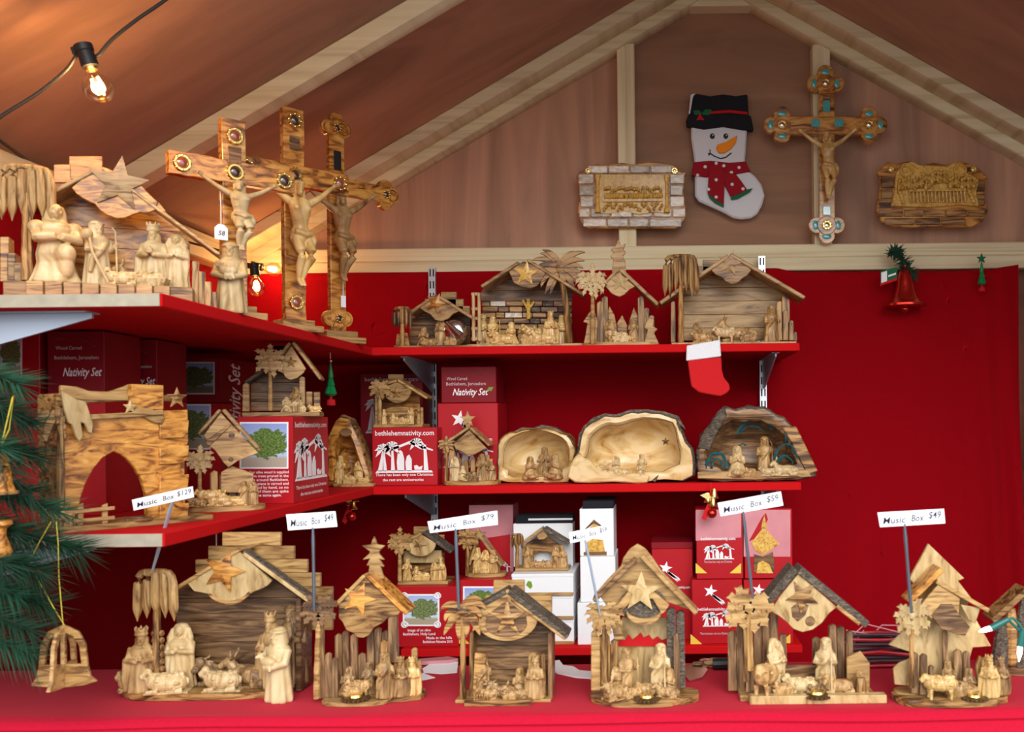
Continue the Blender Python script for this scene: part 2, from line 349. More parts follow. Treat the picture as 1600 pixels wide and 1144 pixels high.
trim(MB().span(XL, XR, 2.130, YW, .3645, .3935)); trim(MB().span(XL, XR, 2.127, YW, .335, .3640))
trim(MB().span(XL, XL + .045, .86, 2.127, .335, ZP - .002)); trim(MB().span(XR - .045, XR, .86, 2.127, .335, ZP - .002))
# pencil marks and nail holes on the rafters are part of the boards
# ---------------------------------------------------------------- cloth on the walls
def sheet(name, m, nu, nv, f, thick=0):
    bm = bmesh.new(); g = [[bm.verts.new(f(i / nu, j / nv)) for j in range(nv + 1)] for i in range(nu + 1)]
    for i in range(nu):
        for j in range(nv): bm.faces.new((g[i][j], g[i + 1][j], g[i + 1][j + 1], g[i][j + 1])).smooth = True
    if thick: bmesh.ops.solidify(bm, geom=bm.faces, thickness=thick)
    me = bpy.data.meshes.new(name); bm.to_mesh(me); bm.free(); me.materials.append(M[m]); return link(name, me)
def wavey(x, z):
    k = max(0, min(1, (x - .30) / .25))
    k2 = max(0, min(1, (x - .66) / .06))
    drop = max(0, min(1, (.34 - z) / .5))
    return (.004 * math.sin(x * 31 + z * 2.5) + .0025 * math.sin(x * 67 - z * 4 + 1) * drop) * k + .006 * k2 * math.sin(x * 120 + z * 6) * (.3 + drop) + .0015 * math.sin(x * 17 + z * 13)
def backcloth(u, v):
    x = XL + .005 + u * (.79 - XL - .005)
    top = .338 if x < .26 else .338 - min(.010, (x - .26) * .25) + (.012 * max(0, (x - .72) / .07))
    z = top + (ZF + .06 - top) * v
    return (x, 2.112 + wavey(x, z), z)
tag(sheet('wall_cloth', 'red', 240, 90, backcloth, .002), 'red cloth hung across the whole back wall below the pine beam', 'cloth')
def backcloth2(u, v):
    x = .806 + u * (XR - .812); top = .345; z = top + (ZF + .06 - top) * v
    x += .012 * math.sin(3 * z + .6) * (1 - u)
    return (x, 2.104 + .010 * math.sin(x * 70 + z * 3) + .004 * math.sin(x * 150), z)
tag(sheet('wall_cloth', 'red', 60, 60, backcloth2, .002), 'gathered red cloth at the far right of the back wall past a narrow gap', 'cloth')
def leftcloth(u, v):
    y = .9 + u * (2.09 - .9); z = .334 + (ZF + .06 - .334) * v
    return (XL + .014 + .003 * math.sin(y * 23 + z * 3) + .002 * math.sin(y * 51), y, z)
tag(sheet('wall_cloth', 'red', 100, 60, leftcloth, .002), 'red cloth covering the left side wall behind the deep shelves', 'cloth')
# ---------------------------------------------------------------- counter
ZC = -.32; YCF, YCB = 1.056, 1.285
ct = MB(); ct.span(-.93, 1.20, YCF + .012, YCB - .01, ZC - .035, ZC - .006)
cto = ct.build('counter', 'pine'); tag(cto, 'long sales counter under the red tablecloth at the front of the stall', 'counter')
for x in (-.9, 0, .6, 1.17): MB().span(x - .03, x + .03, YCF + .06, YCB - .05, ZF, ZC - .035).build('leg', 'pine_up', cto)
def tcloth(u, v):
    x = -.94 + u * 2.15; L = [(0, YCB, ZC - .10), (.1, YCB, ZC - .006), (.16, YCB - .008, ZC), (.62, YCF + .012, ZC), (.66, YCF + .004, ZC - .0015), (.70, YCF, ZC - .005), (.73, YCF - .002, ZC - .0095), (.745, YCF + .0035, ZC - .0115), (.76, YCF - .002, ZC - .0135), (1, YCF + .004, ZC - .75)]
    for a, b in zip(L, L[1:]):
        if v <= b[0] + 1e-9:
            t = (v - a[0]) / (b[0] - a[0]); y = a[1] + (b[1] - a[1]) * t; z = a[2] + (b[2] - a[2]) * t; break
    return (x, y + .0015 * math.sin(x * 21) * (v > .62), z - .0008 * math.sin(x * 13 + y * 40) * (v > .62))
tag(sheet('tablecloth', 'red_table', 120, 100, tcloth), 'bright red tablecloth over the front counter falling down its front', 'tablecloth')
# ---------------------------------------------------------------- shelves
YSF, YSB = 1.83, 2.106
ZU, ZM, ZB = .150, -.116, -.425; TH = .0155
XE = -.551; YN = 1.062; XSR = .266
def shelf(label, x0, x1, y0, y1, zt, raw=None):
    o = MB().span(x0, x1, y0, y1, zt - TH, zt).build('shelf', 'redboard', None, .0015)
    tag(o, label, 'shelf')
    if raw: MB().span(x0 + .004, x1 - .002, y0 - .0012, y0 + .002, zt - TH + .001, zt - .0005).build('raw_end', 'rawend', o)
    return o
shelf('uppermost red shelf on the back wall carrying four olive wood stables', XE, XSR, YSF, YSB, ZU)
shelf('middle red shelf on the back wall carrying red boxes and three wooden caves', XE, XSR, YSF, YSB, ZM)
shelf('lowest red shelf on the back wall carrying red and white boxes', -.50, XSR - .002, YSF - .006, YSB, ZB)
shelf('uppermost red shelf on the left wall carrying carved crosses', XL + .02, XE, YN, YSB, ZU, 1)
shelf('lower red shelf on the left wall carrying the wooden grotto', XL + .02, XE, YN, YSB, ZM, 1)
for lab, x, z1, z0 in (('slotted steel shelf rail on the left of the back wall', -.4966, .345, -.46), ('slotted steel shelf rail on the right of the back wall near the small stocking', .2237, .362, -.46)):
    o = MB().span(x - .0075, x + .0075, 2.094, 2.106, z0, z1).build('shelf_rail', 'metal'); tag(o, lab, 'shelf rail')
    mb = MB(); n = int((z1 - z0) / .026)
    for i in range(n):
        z = z1 - .012 - i * .026
        for dx in (-.0035, .0035): mb.span(x + dx - .0014, x + dx + .0014, 2.0934, 2.095, z - .008, z + .008)
    so = mb.build('slot', 'dark', o); so['kind'] = 'stuff'  # thin solid boxes on the face; the slots' inner shade is their colour
for x, s in ((-.4966, 'left'), (.2237, 'right')):
    for zt, w in ((ZU, 'uppermost'), (ZM, 'middle')):
        zb = zt - TH; mb = MB(); mb.M = Matrix.Translation((x, 0, 0)) @ Matrix.Rotation(PI / 2, 4, 'Z')
        mb.prism([(2.094, zb), (1.86, zb), (1.86, zb - .008), (2.07, zb - .062), (2.094, zb - .062)], -.0016, .0016)
        o = mb.build('shelf_bracket', 'bracket'); tag(o, 'blue grey steel bracket holding up the %s back shelf by the %s rail' % (w, s), 'shelf bracket')
        mb = MB(); mb.span(x - .007, x + .007, 1.86, 2.094, zb - .0015, zb); mb.build('flange', 'bracket', o)
for zt, w in ((ZU, 'uppermost'), (ZM, 'lower')):
    zb = zt - TH; mb = MB(); mb.prism([(XL + .02, zb), (XE - .10, zb), (XE - .10, zb - .007), (XL + .05, zb - .075), (XL + .02, zb - .075)], 1.10, 1.104)
    o = mb.build('shelf_bracket', 'bracket'); tag(o, 'pale blue steel bracket under the near end of the %s left shelf' % w, 'shelf bracket')
    MB().span(XL + .02, XE - .10, 1.088, 1.116, zb - .0016, zb).build('flange', 'bracket', o)
    MB().span(XL + .02, XL + .026, 1.09, 1.112, zb - .14 if w == 'lower' else ZM + .001, zb).build('rail', 'bracket', o)
# ---------------------------------------------------------------- string of bulbs
def bulb(label, px, py, Y, r, tilt=(0, 0), watt=1.2, par=None):
    c = at(px, py, Y); e = bpy.data.objects.new('light_bulb', None); COL.objects.link(e); e.location = c; e.rotation_euler = (tilt[0], tilt[1], 0)
    tag(e, label, 'light bulb')
    MB().lathe([(.002, -1.0 * r), (.5 * r, -.86 * r), (.87 * r, -.5 * r), (r, 0), (.9 * r, .45 * r), (.62 * r, .85 * r), (.42 * r, 1.15 * r), (.40 * r, 1.3 * r)], n=24).build('glass', 'glass', e, 0, 80)
    MB().lathe([(.40 * r, 1.25 * r), (.42 * r, 1.5 * r), (.36 * r, 1.55 * r)], n=16).build('screw_cap', 'gold', e)
    MB().tube([(-.25 * r, 0, .7 * r), (-.22 * r, 0, .1 * r), (0, .05 * r, .32 * r), (.2 * r, 0, -.05 * r), (.24 * r, 0, .7 * r)], .07 * r, 6).ell((0, 0, .1 * r), .30 * r).build('filament', 'bulbglow', e)
    MB().lathe([(.46 * r, 1.42 * r), (.56 * r, 1.5 * r), (.52 * r, 2.5 * r), (.60 * r, 2.55 * r), (.60 * r, 3.0 * r), (.45 * r, 3.05 * r)], n=16).box((-.45 * r, 0, 2.75 * r), (.6 * r, .5 * r, .5 * r)).build('socket', 'black', e)
    ld = bpy.data.lights.new('bulb_light', 'POINT'); ld.energy = watt; ld.color = (1, .55, .22); ld.shadow_soft_size = r * .5
    lo = bpy.data.objects.new('bulb_light', ld); COL.objects.link(lo); lo.location = c
    up = e.rotation_euler.to_matrix() @ Vector((0, 0, 2.9 * r)); return c + up
t1 = bulb('large clear bulb glowing under the roof at the upper left', 154, 138, 1.15, .0175, (.1, -.30), 1.5)
t2 = bulb('small clear bulb glowing low in front of the red cloth beside the first cross', 401, 450, 1.95, .0165, (0, -.1), .55)
t3 = bulb('small clear bulb glowing on the corner of the back beam', 428, 421, 2.06, .0155, (.2, -1.4), .5)
def cable(name, label, pts, r, m, cat):
    P = [Vector(p) for p in pts]; Q = []
    for i in range(len(P) - 1):
        a, b, c, d = P[max(i - 1, 0)], P[i], P[i + 1], P[min(i + 2, len(P) - 1)]
        for k in range(6):
            t = k / 6; Q.append(.5 * ((2 * b) + (c - a) * t + (2 * a - 5 * b + 4 * c - d) * t * t + (3 * b - a - 3 * c + d) * t ** 3))
    Q.append(P[-1]); o = MB().tube(Q, r, 8).build(name, m); return tag(o, label, cat)
cable('light_cable', 'black light cable under the roof carrying the large bulb', [at(-60, 230, 1.1), at(0, 183, 1.12), at(60, 145, 1.14), at(105, 108, 1.148), t1, at(150, 88, 1.15), at(175, 62, 1.15), at(215, 30, 1.15), at(262, -3, 1.16), at(330, -60, 1.18)], .0022, 'cable', 'cable')
cable('light_cable', 'black light cable sagging along the left wall to the far bulbs', [at(-30, 196, 1.25), at(0, 220, 1.3), at(40, 249, 1.38), at(85, 281, 1.5), at(240, 360, 1.75), at(345, 392, 1.9), at(372, 400, 1.95), t2 + Vector((-.02, 0, .004)), t2, at(405, 414, 2.02), t3], .0022, 'cable', 'cable')
# ================================================================ carved prototypes (unit height, facing -y)
def carve(mb, vox, smooth=1):
    me = mb.mesh('carving'); o = link('carving', me)
    m = o.modifiers.new('r', 'REMESH'); m.mode = 'VOXEL'; m.voxel_size = vox; m.use_smooth_shade = True
    if smooth: k = o.modifiers.new('s', 'SMOOTH'); k.iterations = smooth; k.factor = .4
    bpy.context.view_layer.update()
    r = bpy.data.meshes.new_from_object(o.evaluated_get(bpy.context.evaluated_depsgraph_get()))
    bpy.data.objects.remove(o); bpy.data.meshes.remove(me); return r
def head(mb, c, r, beard=0, face=1):
    x, y, z = c
    mb.ell(c, (r * .80, r * .92, r * 1.08))
    if face:
        mb.ell((x, y - .95 * r, z - .12 * r), (.15 * r, .30 * r, .34 * r), 8, 6)                  # nose
        mb.ell((x, y - .76 * r, z + .34 * r), (.62 * r, .28 * r, .12 * r), 8, 6)                  # brow
        for s in (-1, 1):
            mb.ell((x + s * .32 * r, y - .80 * r, z + .08 * r), (.15 * r, .13 * r, .09 * r), 8, 6)    # eye
            mb.ell((x + s * .42 * r, y - .66 * r, z - .28 * r), (.22 * r, .24 * r, .2 * r), 8, 6)      # cheek
        mb.ell((x, y - .84 * r, z - .52 * r), (.30 * r, .16 * r, .07 * r), 8, 6); mb.ell((x, y - .72 * r, z - .84 * r), (.24 * r, .24 * r, .17 * r), 8, 6)
    if beard:
        mb.ell((x, y - .55 * r, z - .85 * r), (.55 * r, .48 * r, .62 * r), 10, 8); mb.ell((x, y - .60 * r, z - 1.35 * r), (.32 * r, .3 * r, .5 * r), 10, 8)
def robe(mb, prof, folds=9, amp=.06, sy=.78, ph=0, z_to=.6):
    return mb.lathe([(r, z) for r, z in prof], n=40, sy=sy, wob=lambda a, z: 1 + amp * max(0, (z_to - z) / z_to) ** .6 * math.sin(folds * a + ph + 2 * z))
STAND = [(.19, 0), (.20, .03), (.185, .2), (.165, .40), (.155, .52), (.175, .64), (.17, .71), (.12, .765), (.065, .79), (.06, .84)]
def hand(mb, c, r, fing=1):
    mb.ell(c, (r, r * .8, r * 1.1), 10, 8)
    for k in range(4 if fing else 0):
        mb.tube([(c[0] - r * .6 + k * r * .4, c[1] - r * .4, c[2] - .2 * r), (c[0] - r * .5 + k * r * .36, c[1] - r * .9, c[2] + r * (.5 + .2 * (k in (1, 2)))), (c[0] - r * .45 + k * r * .32, c[1] - r * .8, c[2] + r * (1.1 + .25 * (k in (1, 2))))], r * .22, 6)
def f_mary(vox=.0115):
    mb = MB(); robe(mb, STAND, 11, .09); head(mb, (0, -.025, .885), .082)
    mb.lathe([(.135, .70), (.125, .78), (.118, .86), (.108, .93), (.075, .985), (.02, 1.0)], (0, .042, 0), n=24, sy=.85)        # veil
    for s in (-1, 1):
        mb.tube([(s * .10, .02, .92), (s * .135, -.02, .78), (s * .15, -.06, .62), (s * .17, -.05, .40), (s * .16, -.06, .2)], [.03, .05, .05, .035, .02], 8)
        mb.tube([(s * .14, 0, .70), (s * .165, -.08, .56), (s * .03, -.175, .60)], [.062, .058, .04], 8); mb.ell((s * .014, -.185, .635), (.018, .022, .055), 8, 6)
    return carve(mb, vox)
def f_joseph(vox=.0115):
    mb = MB(); robe(mb, STAND, 9, .10); head(mb, (0, -.03, .885), .08, 1)
    mb.lathe([(.12, .76), (.108, .86), (.105, .93), (.07, .985), (.02, 1.0)], (0, .03, 0), n=20, sy=.9); mb.torus((0, .01, .945), .092, .016, axis='z')
    mb.tube([(.14, 0, .70), (.19, -.07, .55), (.17, -.2, .60)], [.06, .055, .04], 8); hand(mb, (.17, -.21, .61), .036)
    mb.tube([(-.14, 0, .70), (-.175, -.08, .54), (-.02, -.18, .54)], [.06, .058, .04], 8); hand(mb, (-.01, -.19, .55), .036, 0)
    mb.tube([(.175, -.235, .0), (.17, -.225, .5), (.16, -.22, .82), (.12, -.2, .88)], .016, 8)
    mb.tube([(.1, -.05, .70), (0, -.15, .55), (-.12, -.13, .40), (-.15, -.1, .2)], [.05, .05, .045, .03], 8)
    return carve(mb, vox)
def f_king(vox=.0115):
    mb = MB(); robe(mb, [(.20, 0), (.21, .03), (.19, .2), (.165, .38), (.15, .50), (.165, .60), (.16, .66), (.11, .715), (.06, .735), (.055, .78)], 10, .10); head(mb, (0, -.03, .81), .075, 1)
    mb.lathe([(.088, .86), (.095, .89), (.083, .90), (.095, .955), (.08, .96), (.03, .95)], (0, -.01, 0), n=20)
    for k in range(7): a = 2 * PI * k / 7; mb.ell((.082 * math.cos(a), -.01 + .082 * math.sin(a), .97), (.018, .018, .035), 8, 6)
    mb.lathe([(.10, .70), (.095, .80), (.06, .87)], (0, .03, 0), n=16)
    for s in (-1, 1): mb.tube([(s * .13, 0, .66), (s * .175, -.07, .50), (s * .05, -.175, .50)], [.06, .058, .04], 8); hand(mb, (s * .05, -.185, .50), .034, 0); mb.tube([(s * .13, .02, .68), (s * .19, -.02, .5), (s * .21, -.03, .2), (s * .2, -.04, .03)], [.05, .06, .055, .04], 8)
    mb.box((0, -.20, .545), (.085, .07, .06)); mb.lathe([(.045, .57), (.03, .60), (.01, .625)], (0, -.2, 0), n=10)
    return carve(mb, vox)
def f_shepherd(vox=.0115):
    mb = MB(); robe(mb, STAND, 8, .10); head(mb, (0, -.03, .88), .082, 1)
    mb.lathe([(.125, .77), (.115, .84), (.108, .92), (.10, .95), (.06, .99), (.02, 1.0)], (0, .02, 0), n=20, sy=.95); mb.torus((0, .0, .94), .098, .02, axis='z')
    for s in (-1, 1): mb.tube([(s * .15, 0, .70), (s * .19, -.09, .54), (s * .02, -.20, .48)], [.065, .062, .045], 8); hand(mb, (s * .03, -.215, .475), .036)
    mb.ell((0, -.19, .57), (.12, .07, .07)); mb.ell((-.12, -.2, .64), (.045, .05, .045)); mb.ell((-.135, -.24, .63), (.025, .035, .022))
    for s in (-1, 1): mb.ell((-.12 + .045 * s, -.19, .67), (.03, .012, .018), 8, 6)
    mb.tube([(.05, -.22, .54), (.08, -.24, .45)], .02, 6)
    return carve(mb, vox)
def f_kneel(vox=.016):
    mb = MB(); mb.lathe([(.36, 0), (.37, .05), (.30, .2), (.22, .36), (.19, .5), (.20, .60), (.17, .68), (.09, .73)], n=36, sy=.95, wob=lambda a, z: 1 + .05 * max(0, .5 - z) * 2 * math.sin(9 * a))
    mb.ell((0, -.22, .12), (.22, .26, .13)); head(mb, (0, -.05, .84), .115)
    mb.lathe([(.20, .58), (.17, .70), (.155, .84), (.14, .92), (.08, .99), (.02, 1.0)], (0, .03, 0), n=22, sy=.9)
    for s in (-1, 1): mb.tube([(s * .18, 0, .62), (s * .2, -.12, .46), (s * .04, -.25, .54)], [.08, .075, .05], 8); mb.ell((s * .02, -.26, .60), (.025, .03, .075), 8, 6)
    return carve(mb, vox)
def f_angel(vox=.0115):
    mb = MB(); robe(mb, [(.24, 0), (.25, .03), (.2, .14), (.17, .25), (.18, .36), (.165, .46), (.15, .55), (.185, .66), (.17, .72), (.11, .765), (.065, .79), (.06, .84)], 7, .09); head(mb, (0, -.03, .89), .088)
    mb.lathe([(.13, .70), (.12, .78), (.112, .88), (.09, .96), (.02, 1.0)], (0, .05, 0), n=20, sy=.85); mb.ell((.07, -.15, .36), (.1, .1, .13)); mb.ell((.07, -.15, .2), (.08, .08, .15))
    for s in (-1, 1): mb.ell((s * .17, -.02, .68), (.09, .09, .09)); mb.tube([(s * .17, 0, .68), (s * .18, -.12, .54), (s * .02, -.2, .56)], [.075, .07, .05], 8)
    return carve(mb, vox)
def f_sheep(vox=.02, stand=0):
    """height 1; looking to -x"""
    mb = MB(); z = .28 if stand else 0; rn = random.Random(3)
    mb.ell((.1, 0, z + .40), (.72, .36, .36)); mb.ell((-.35, 0, z + .46), (.36, .30, .34)); mb.ell((.5, 0, z + .40), (.34, .33, .34))
    for k in range(26): a = rn.uniform(0, PI); x = rn.uniform(-.45, .7); mb.ell((x, -.32 * math.cos(a), z + .40 + .32 * math.sin(a)), (.12, .08, .08), 8, 6)
    mb.tube([(-.45, 0, z + .55), (-.66, -.03, z + .72)], [.24, .19], 10); mb.tube([(-.60, -.03, z + .80 - .1 * stand), (-.86, -.08, z + .64 - .1 * stand)], [.18, .11], 10); mb.ell((-.62, -.03, z + .84 - .1 * stand), (.17, .16, .15))
    for s in (-1, 1): mb.ell((-.58, -.03 + s * .2, z + .76 - .1 * stand), (.07, .13, .05), 8, 6)
    if stand:
        for x in (-.4, .5):
            for s in (-.2, .2): mb.tube([(x, s, .4), (x + .02, s, .2), (x, s, 0)], [.11, .075, .08], 8)
    else:
        for s in (-1, 1): mb.tube([(-.2, s * .26, .12), (-.62, s * .26, .08)], [.1, .08], 8); mb.tube([(.72, s * .3, .14), (.3, s * .36, .08)], [.16, .09], 8)
        mb.box((.1, 0, .03), (1.6, .6, .06))
    mb.ell((.82, 0, z + .42), (.08, .08, .14), 8, 6)
    return carve(mb, vox)
def f_cow(vox=.02):
    mb = MB(); mb.ell((.2, 0, .36), (.75, .38, .36)); mb.ell((-.3, 0, .40), (.4, .34, .36)); mb.box((.2, 0, .03), (1.5, .66, .06))
    mb.tube([(-.4, 0, .5), (-.62, -.08, .74)], [.27, .2], 10); mb.tube([(-.60, -.1, .80), (-.70, -.38, .62)], [.2, .13], 10); mb.ell((-.6, -.1, .84), (.2, .2, .17)); mb.ell((-.71, -.42, .60), (.13, .1, .1))
    for s in (-1, 1): mb.tube([(-.6 + s * .14, -.08, .92), (-.6 + s * .32, -.1, 1.02), (-.6 + s * .34, -.14, 1.16)], [.05, .04, .015], 8); mb.ell((-.6 + s * .28, -.08, .80), (.16, .05, .08), 8, 6)
    for s in (-1, 1): mb.tube([(-.2, s * .3, .14), (-.65, s * .3, .08)], [.12, .09], 8); mb.tube([(.8, s * .34, .18), (.3, s * .4, .1)], [.2, .11], 8)
    mb.tube([(.92, 0, .4), (1.0, -.1, .15), (.8, -.3, .1)], [.06, .04, .03], 8)
    return carve(mb, vox)
def f_donkey(vox=.02):
    mb = MB(); mb.ell((.2, 0, .34), (.72, .34, .32)); mb.ell((-.3, 0, .36), (.36, .30, .32)); mb.box((.2, 0, .03), (1.5, .6, .06))
    mb.tube([(-.4, 0, .45), (-.58, -.06, .78)], [.22, .16], 10); mb.tube([(-.56, -.06, .82), (-.86, -.22, .62)], [.16, .10], 10)
    for s in (-1, 1): mb.tube([(-.5, -.04 + s * .1, .88), (-.46, -.02 + s * .2, 1.04), (-.44, s * .24, 1.18)], [.05, .07, .02], 8); mb.tube([(-.2, s * .26, .12), (-.6, s * .26, .08)], [.1, .08], 8); mb.tube([(.75, s * .3, .16), (.3, s * .34, .09)], [.18, .1], 8)
    return carve(mb, vox)
def f_crib(vox=.022):
    mb = MB(); mb.loops([[(x * k, y * k, z) for x, y in ((-.8, -.4), (.8, -.4), (.8, .4), (-.8, .4))] for z, k in ((0, .75), (.5, 1))])
    mb.ell((0, 0, .55), (.70, .36, .2)); mb.ell((.1, -.02, .70), (.5, .24, .2)); mb.ell((-.48, -.02, .82), (.2, .19, .18)); mb.ell((-.48, -.02, .64), (.35, .3, .12)); mb.tube([(-.1, -.2, .8), (.15, -.3, .86)], .07, 8)
    for x in (-.6, .6): mb.tube([(x, -.36, 0), (x, .36, .3)], .06, 6); mb.tube([(x, .36, 0), (x, -.36, .3)], .06, 6)
    return carve(mb, vox)
def f_corpus(vox=.009):
    """hanging figure, feet at 0, head top 1, hands spread up and out; back towards +y"""
    mb = MB(); y = -.06
    mb.loops([[(cx + rx * math.cos(a), cy + ry * math.sin(a), z) for a in (2 * PI * k / 20 for k in range(20))] for cx, cy, rx, ry, z in
        ((.015, y, .07, .05, .44), (.012, y - .005, .085, .058, .49), (.006, y - .01, .072, .052, .56), (0, y - .015, .085, .062, .63), (0, y - .02, .10, .068, .70), (0, y - .015, .115, .062, .76), (0, y - .01, .10, .05, .80), (0, y - .01, .04, .035, .83), (-.01, y - .02, .033, .033, .86))])
    for s in (-1, 1):
        mb.ell((s * .045, y - .065, .715), (.045, .022, .035)); [mb.tube([(s * .02, y - .07, .67 - k * .025), (s * .07, y - .045, .655 - k * .027)], .008, 6) for k in range(3)]
        mb.tube([(s * .10, y - .01, .775), (s * .20, y, .84), (s * .235, y + .005, .865), (s * .34, y + .02, .955), (s * .37, y + .02, .98)], [.04, .033, .029, .024, .018], 10)
        c = (s * .385, y + .01, .992); mb.ell(c, (.024, .014, .026), 8, 6)
        for k in range(4): mb.tube([(c[0] + s * (.004 + .006 * k), c[1] - .006, c[2] + .014 - .006 * k), (c[0] + s * (.026 + .004 * k), c[1] - .014, c[2] + .034 - .011 * k), (c[0] + s * (.03 + .004 * k), c[1] - .028, c[2] + .036 - .012 * k)], .0062, 6)
        mb.tube([(c[0] - s * .01, c[1] - .01, c[2] + .016), (c[0] - s * .002, c[1] - .024, c[2] + .036)], .0065, 6)
    mb.ell((-.022, y - .045, .915), (.045, .05, .062)); mb.ell((-.03, y - .092, .905), (.009, .012, .02), 8, 6); mb.ell((-.032, y - .075, .855), (.028, .028, .035)); mb.ell((-.02, y - .02, .91), (.056, .05, .075)); mb.torus((-.022, y - .04, .945), .05, .011, axis='z')
    mb.tube([(-.06, y - .03, .90), (-.07, y - .03, .83)], [.02, .012], 8); mb.tube([(.025, y - .02, .90), (.045, y - .02, .82)], [.022, .012], 8)
    mb.lathe([(.088, .40), (.102, .43), (.098, .50), (.086, .53)], (.012, y, 0), n=24, sy=.68, wob=lambda a, z: 1 + .05 * math.sin(9 * a + z * 40))
    mb.tube([(-.07, y - .05, .50), (.03, y - .07, .47), (.11, y - .03, .49)], [.025, .032, .03], 8); mb.tube([(.10, y - .03, .50), (.135, y - .02, .43), (.125, y - .02, .35)], [.03, .035, .02], 8)
    for s, kx in ((-1, .0), (1, .02)):
        mb.tube([(s * .045 + .012, y, .45), (s * .045 + kx + .02, y - .075, .31), (s * .042 + kx + .022, y - .08, .26), (s * .03 + .01, y - .035, .17), (s * .018 + .003, y - .01, .06)], [.055, .045, .040, .038, .022], 10)
        mb.tube([(s * .018 + .003, y - .005, .065), (s * .016, y - .04, .02), (s * .016, y - .065, -.01)], [.022, .021, .014], 8)
    return carve(mb, vox, 1)
def f_star(): return MB().star((0, .5), .5, .21, -.06, .06, facet=.05).mesh('star')
PROTO = {}
def proto(k):
    if k not in PROTO:
        PROTO[k] = {'mary': f_mary, 'joseph': f_joseph, 'king': f_king, 'shepherd': f_shepherd, 'kneel': f_kneel, 'angel': f_angel, 'sheep': f_sheep, 'sheep_up': lambda: f_sheep(.022, 1), 'cow': f_cow, 'donkey': f_donkey, 'crib': f_crib, 'corpus': f_corpus}[k]()
    return PROTO[k]
MESHMAT = {}
def pm(k, m):
    """prototype mesh in a given wood (mesh data shared between all the copies)"""
    if (k, m) not in MESHMAT:
        me = proto(k).copy(); me.materials.clear(); me.materials.append(M[m]); MESHMAT[(k, m)] = me
    return MESHMAT[(k, m)]
NAMES = {'mary': 'praying_figure', 'joseph': 'bearded_figure', 'king': 'crowned_figure', 'shepherd': 'shepherd_figure', 'kneel': 'kneeling_figure', 'angel': 'robed_figure', 'sheep': 'sheep_figure', 'sheep_up': 'sheep_figure', 'cow': 'ox_figure', 'donkey': 'donkey_figure', 'crib': 'crib'}
def woodscale(m): return m
def mini(t, k, px, z, d, h, rz=0, m='tan', par=None, wid=1):
    """small carved figure fixed inside a stable: a part of it. z, h in px above the base; stands at depth d"""
    o = link(NAMES[k], pm(k, m), par or t.e, (t.X(px, d), d, z), math.radians(rz), (h * wid, h * wid, h)); return o
M['fig_cream'] = wood('pale_figure_wood', [(.28, (.30, .175, .065)), (.45, (.53, .37, .17)), (.66, (.68, .52, .29))], (3.5, 3.5, 1.1), bump=.1, vary=.12, bd=.0003)
M['fig_tan'] = wood('tan_figure_wood', [(.3, (.14, .062, .018)), (.46, (.36, .205, .075)), (.64, (.56, .36, .155))], (3.5, 3.5, 1.1), bump=.1, vary=.2, bd=.0003)
M['fig_brown'] = wood('brown_figure_wood', [(.3, (.07, .035, .015)), (.46, (.22, .12, .05)), (.65, (.45, .29, .13))], (3.5, 3.5, 1.1), bump=.1, vary=.2, bd=.0003)
M['fig_gold'] = wood('golden_figure_wood', [(.3, (.34, .17, .05)), (.46, (.58, .36, .12)), (.64, (.74, .52, .22))], (4, 4, 1.2), rough=.32, bump=.1, coat=.4, vary=.12, bd=.0003)
def figure(label, k, px, Z, Y, hpx, rz=0, m='fig_cream', group=None, name=None, cat='figurine', wid=1):
    """loose carved figure standing on a surface: a thing of its own"""
    t = T(name or NAMES[k], label, cat, px, Z, Y, rz, group); bpy.data.objects.remove(t.e)
    o = link(name or NAMES[k], pm(k, m), None, t.O, t.rz, (hpx * t.s * wid, hpx * t.s * wid, hpx * t.s)); tag(o, label, cat, group); return o
# ---------------------------------------------------------------- pieces of the wooden stables
def arc(cx, cy, rx, ry, a0, a1, n=10): return [(cx + rx * math.cos(math.radians(a0 + (a1 - a0) * k / n)), cy - ry * math.sin(math.radians(a0 + (a1 - a0) * k / n))) for k in range(n + 1)]
def frond(mb, c, ang, ln, w, droop, d0, d1, teeth=0):
    """one palm frond cut from board: c in local x,z; ang from +x; bends down by droop radians"""
    n = 9; L = []; R = []; x, z = c; a = ang
    for i in range(n + 1):
        t = i / n; ww = w * (math.sin(PI * min(1, .15 + t * .85)) ** .7 if t < 1 else 0) * .5
        if teeth and 0 < i < n: ww *= 1.4 if i % 2 else .6
        L.append((x - math.sin(a) * ww, z + math.cos(a) * ww)); R.append((x + math.sin(a) * ww, z - math.cos(a) * ww))
        x += math.cos(a) * ln / n; z += math.sin(a) * ln / n; a -= math.copysign(droop / n, math.cos(ang)) if abs(math.cos(ang)) > .05 else 0
    mb.prism(L[:-1] + [((L[-1][0] + R[-1][0]) / 2, (L[-1][1] + R[-1][1]) / 2)] + R[:-1][::-1], d0, d1)
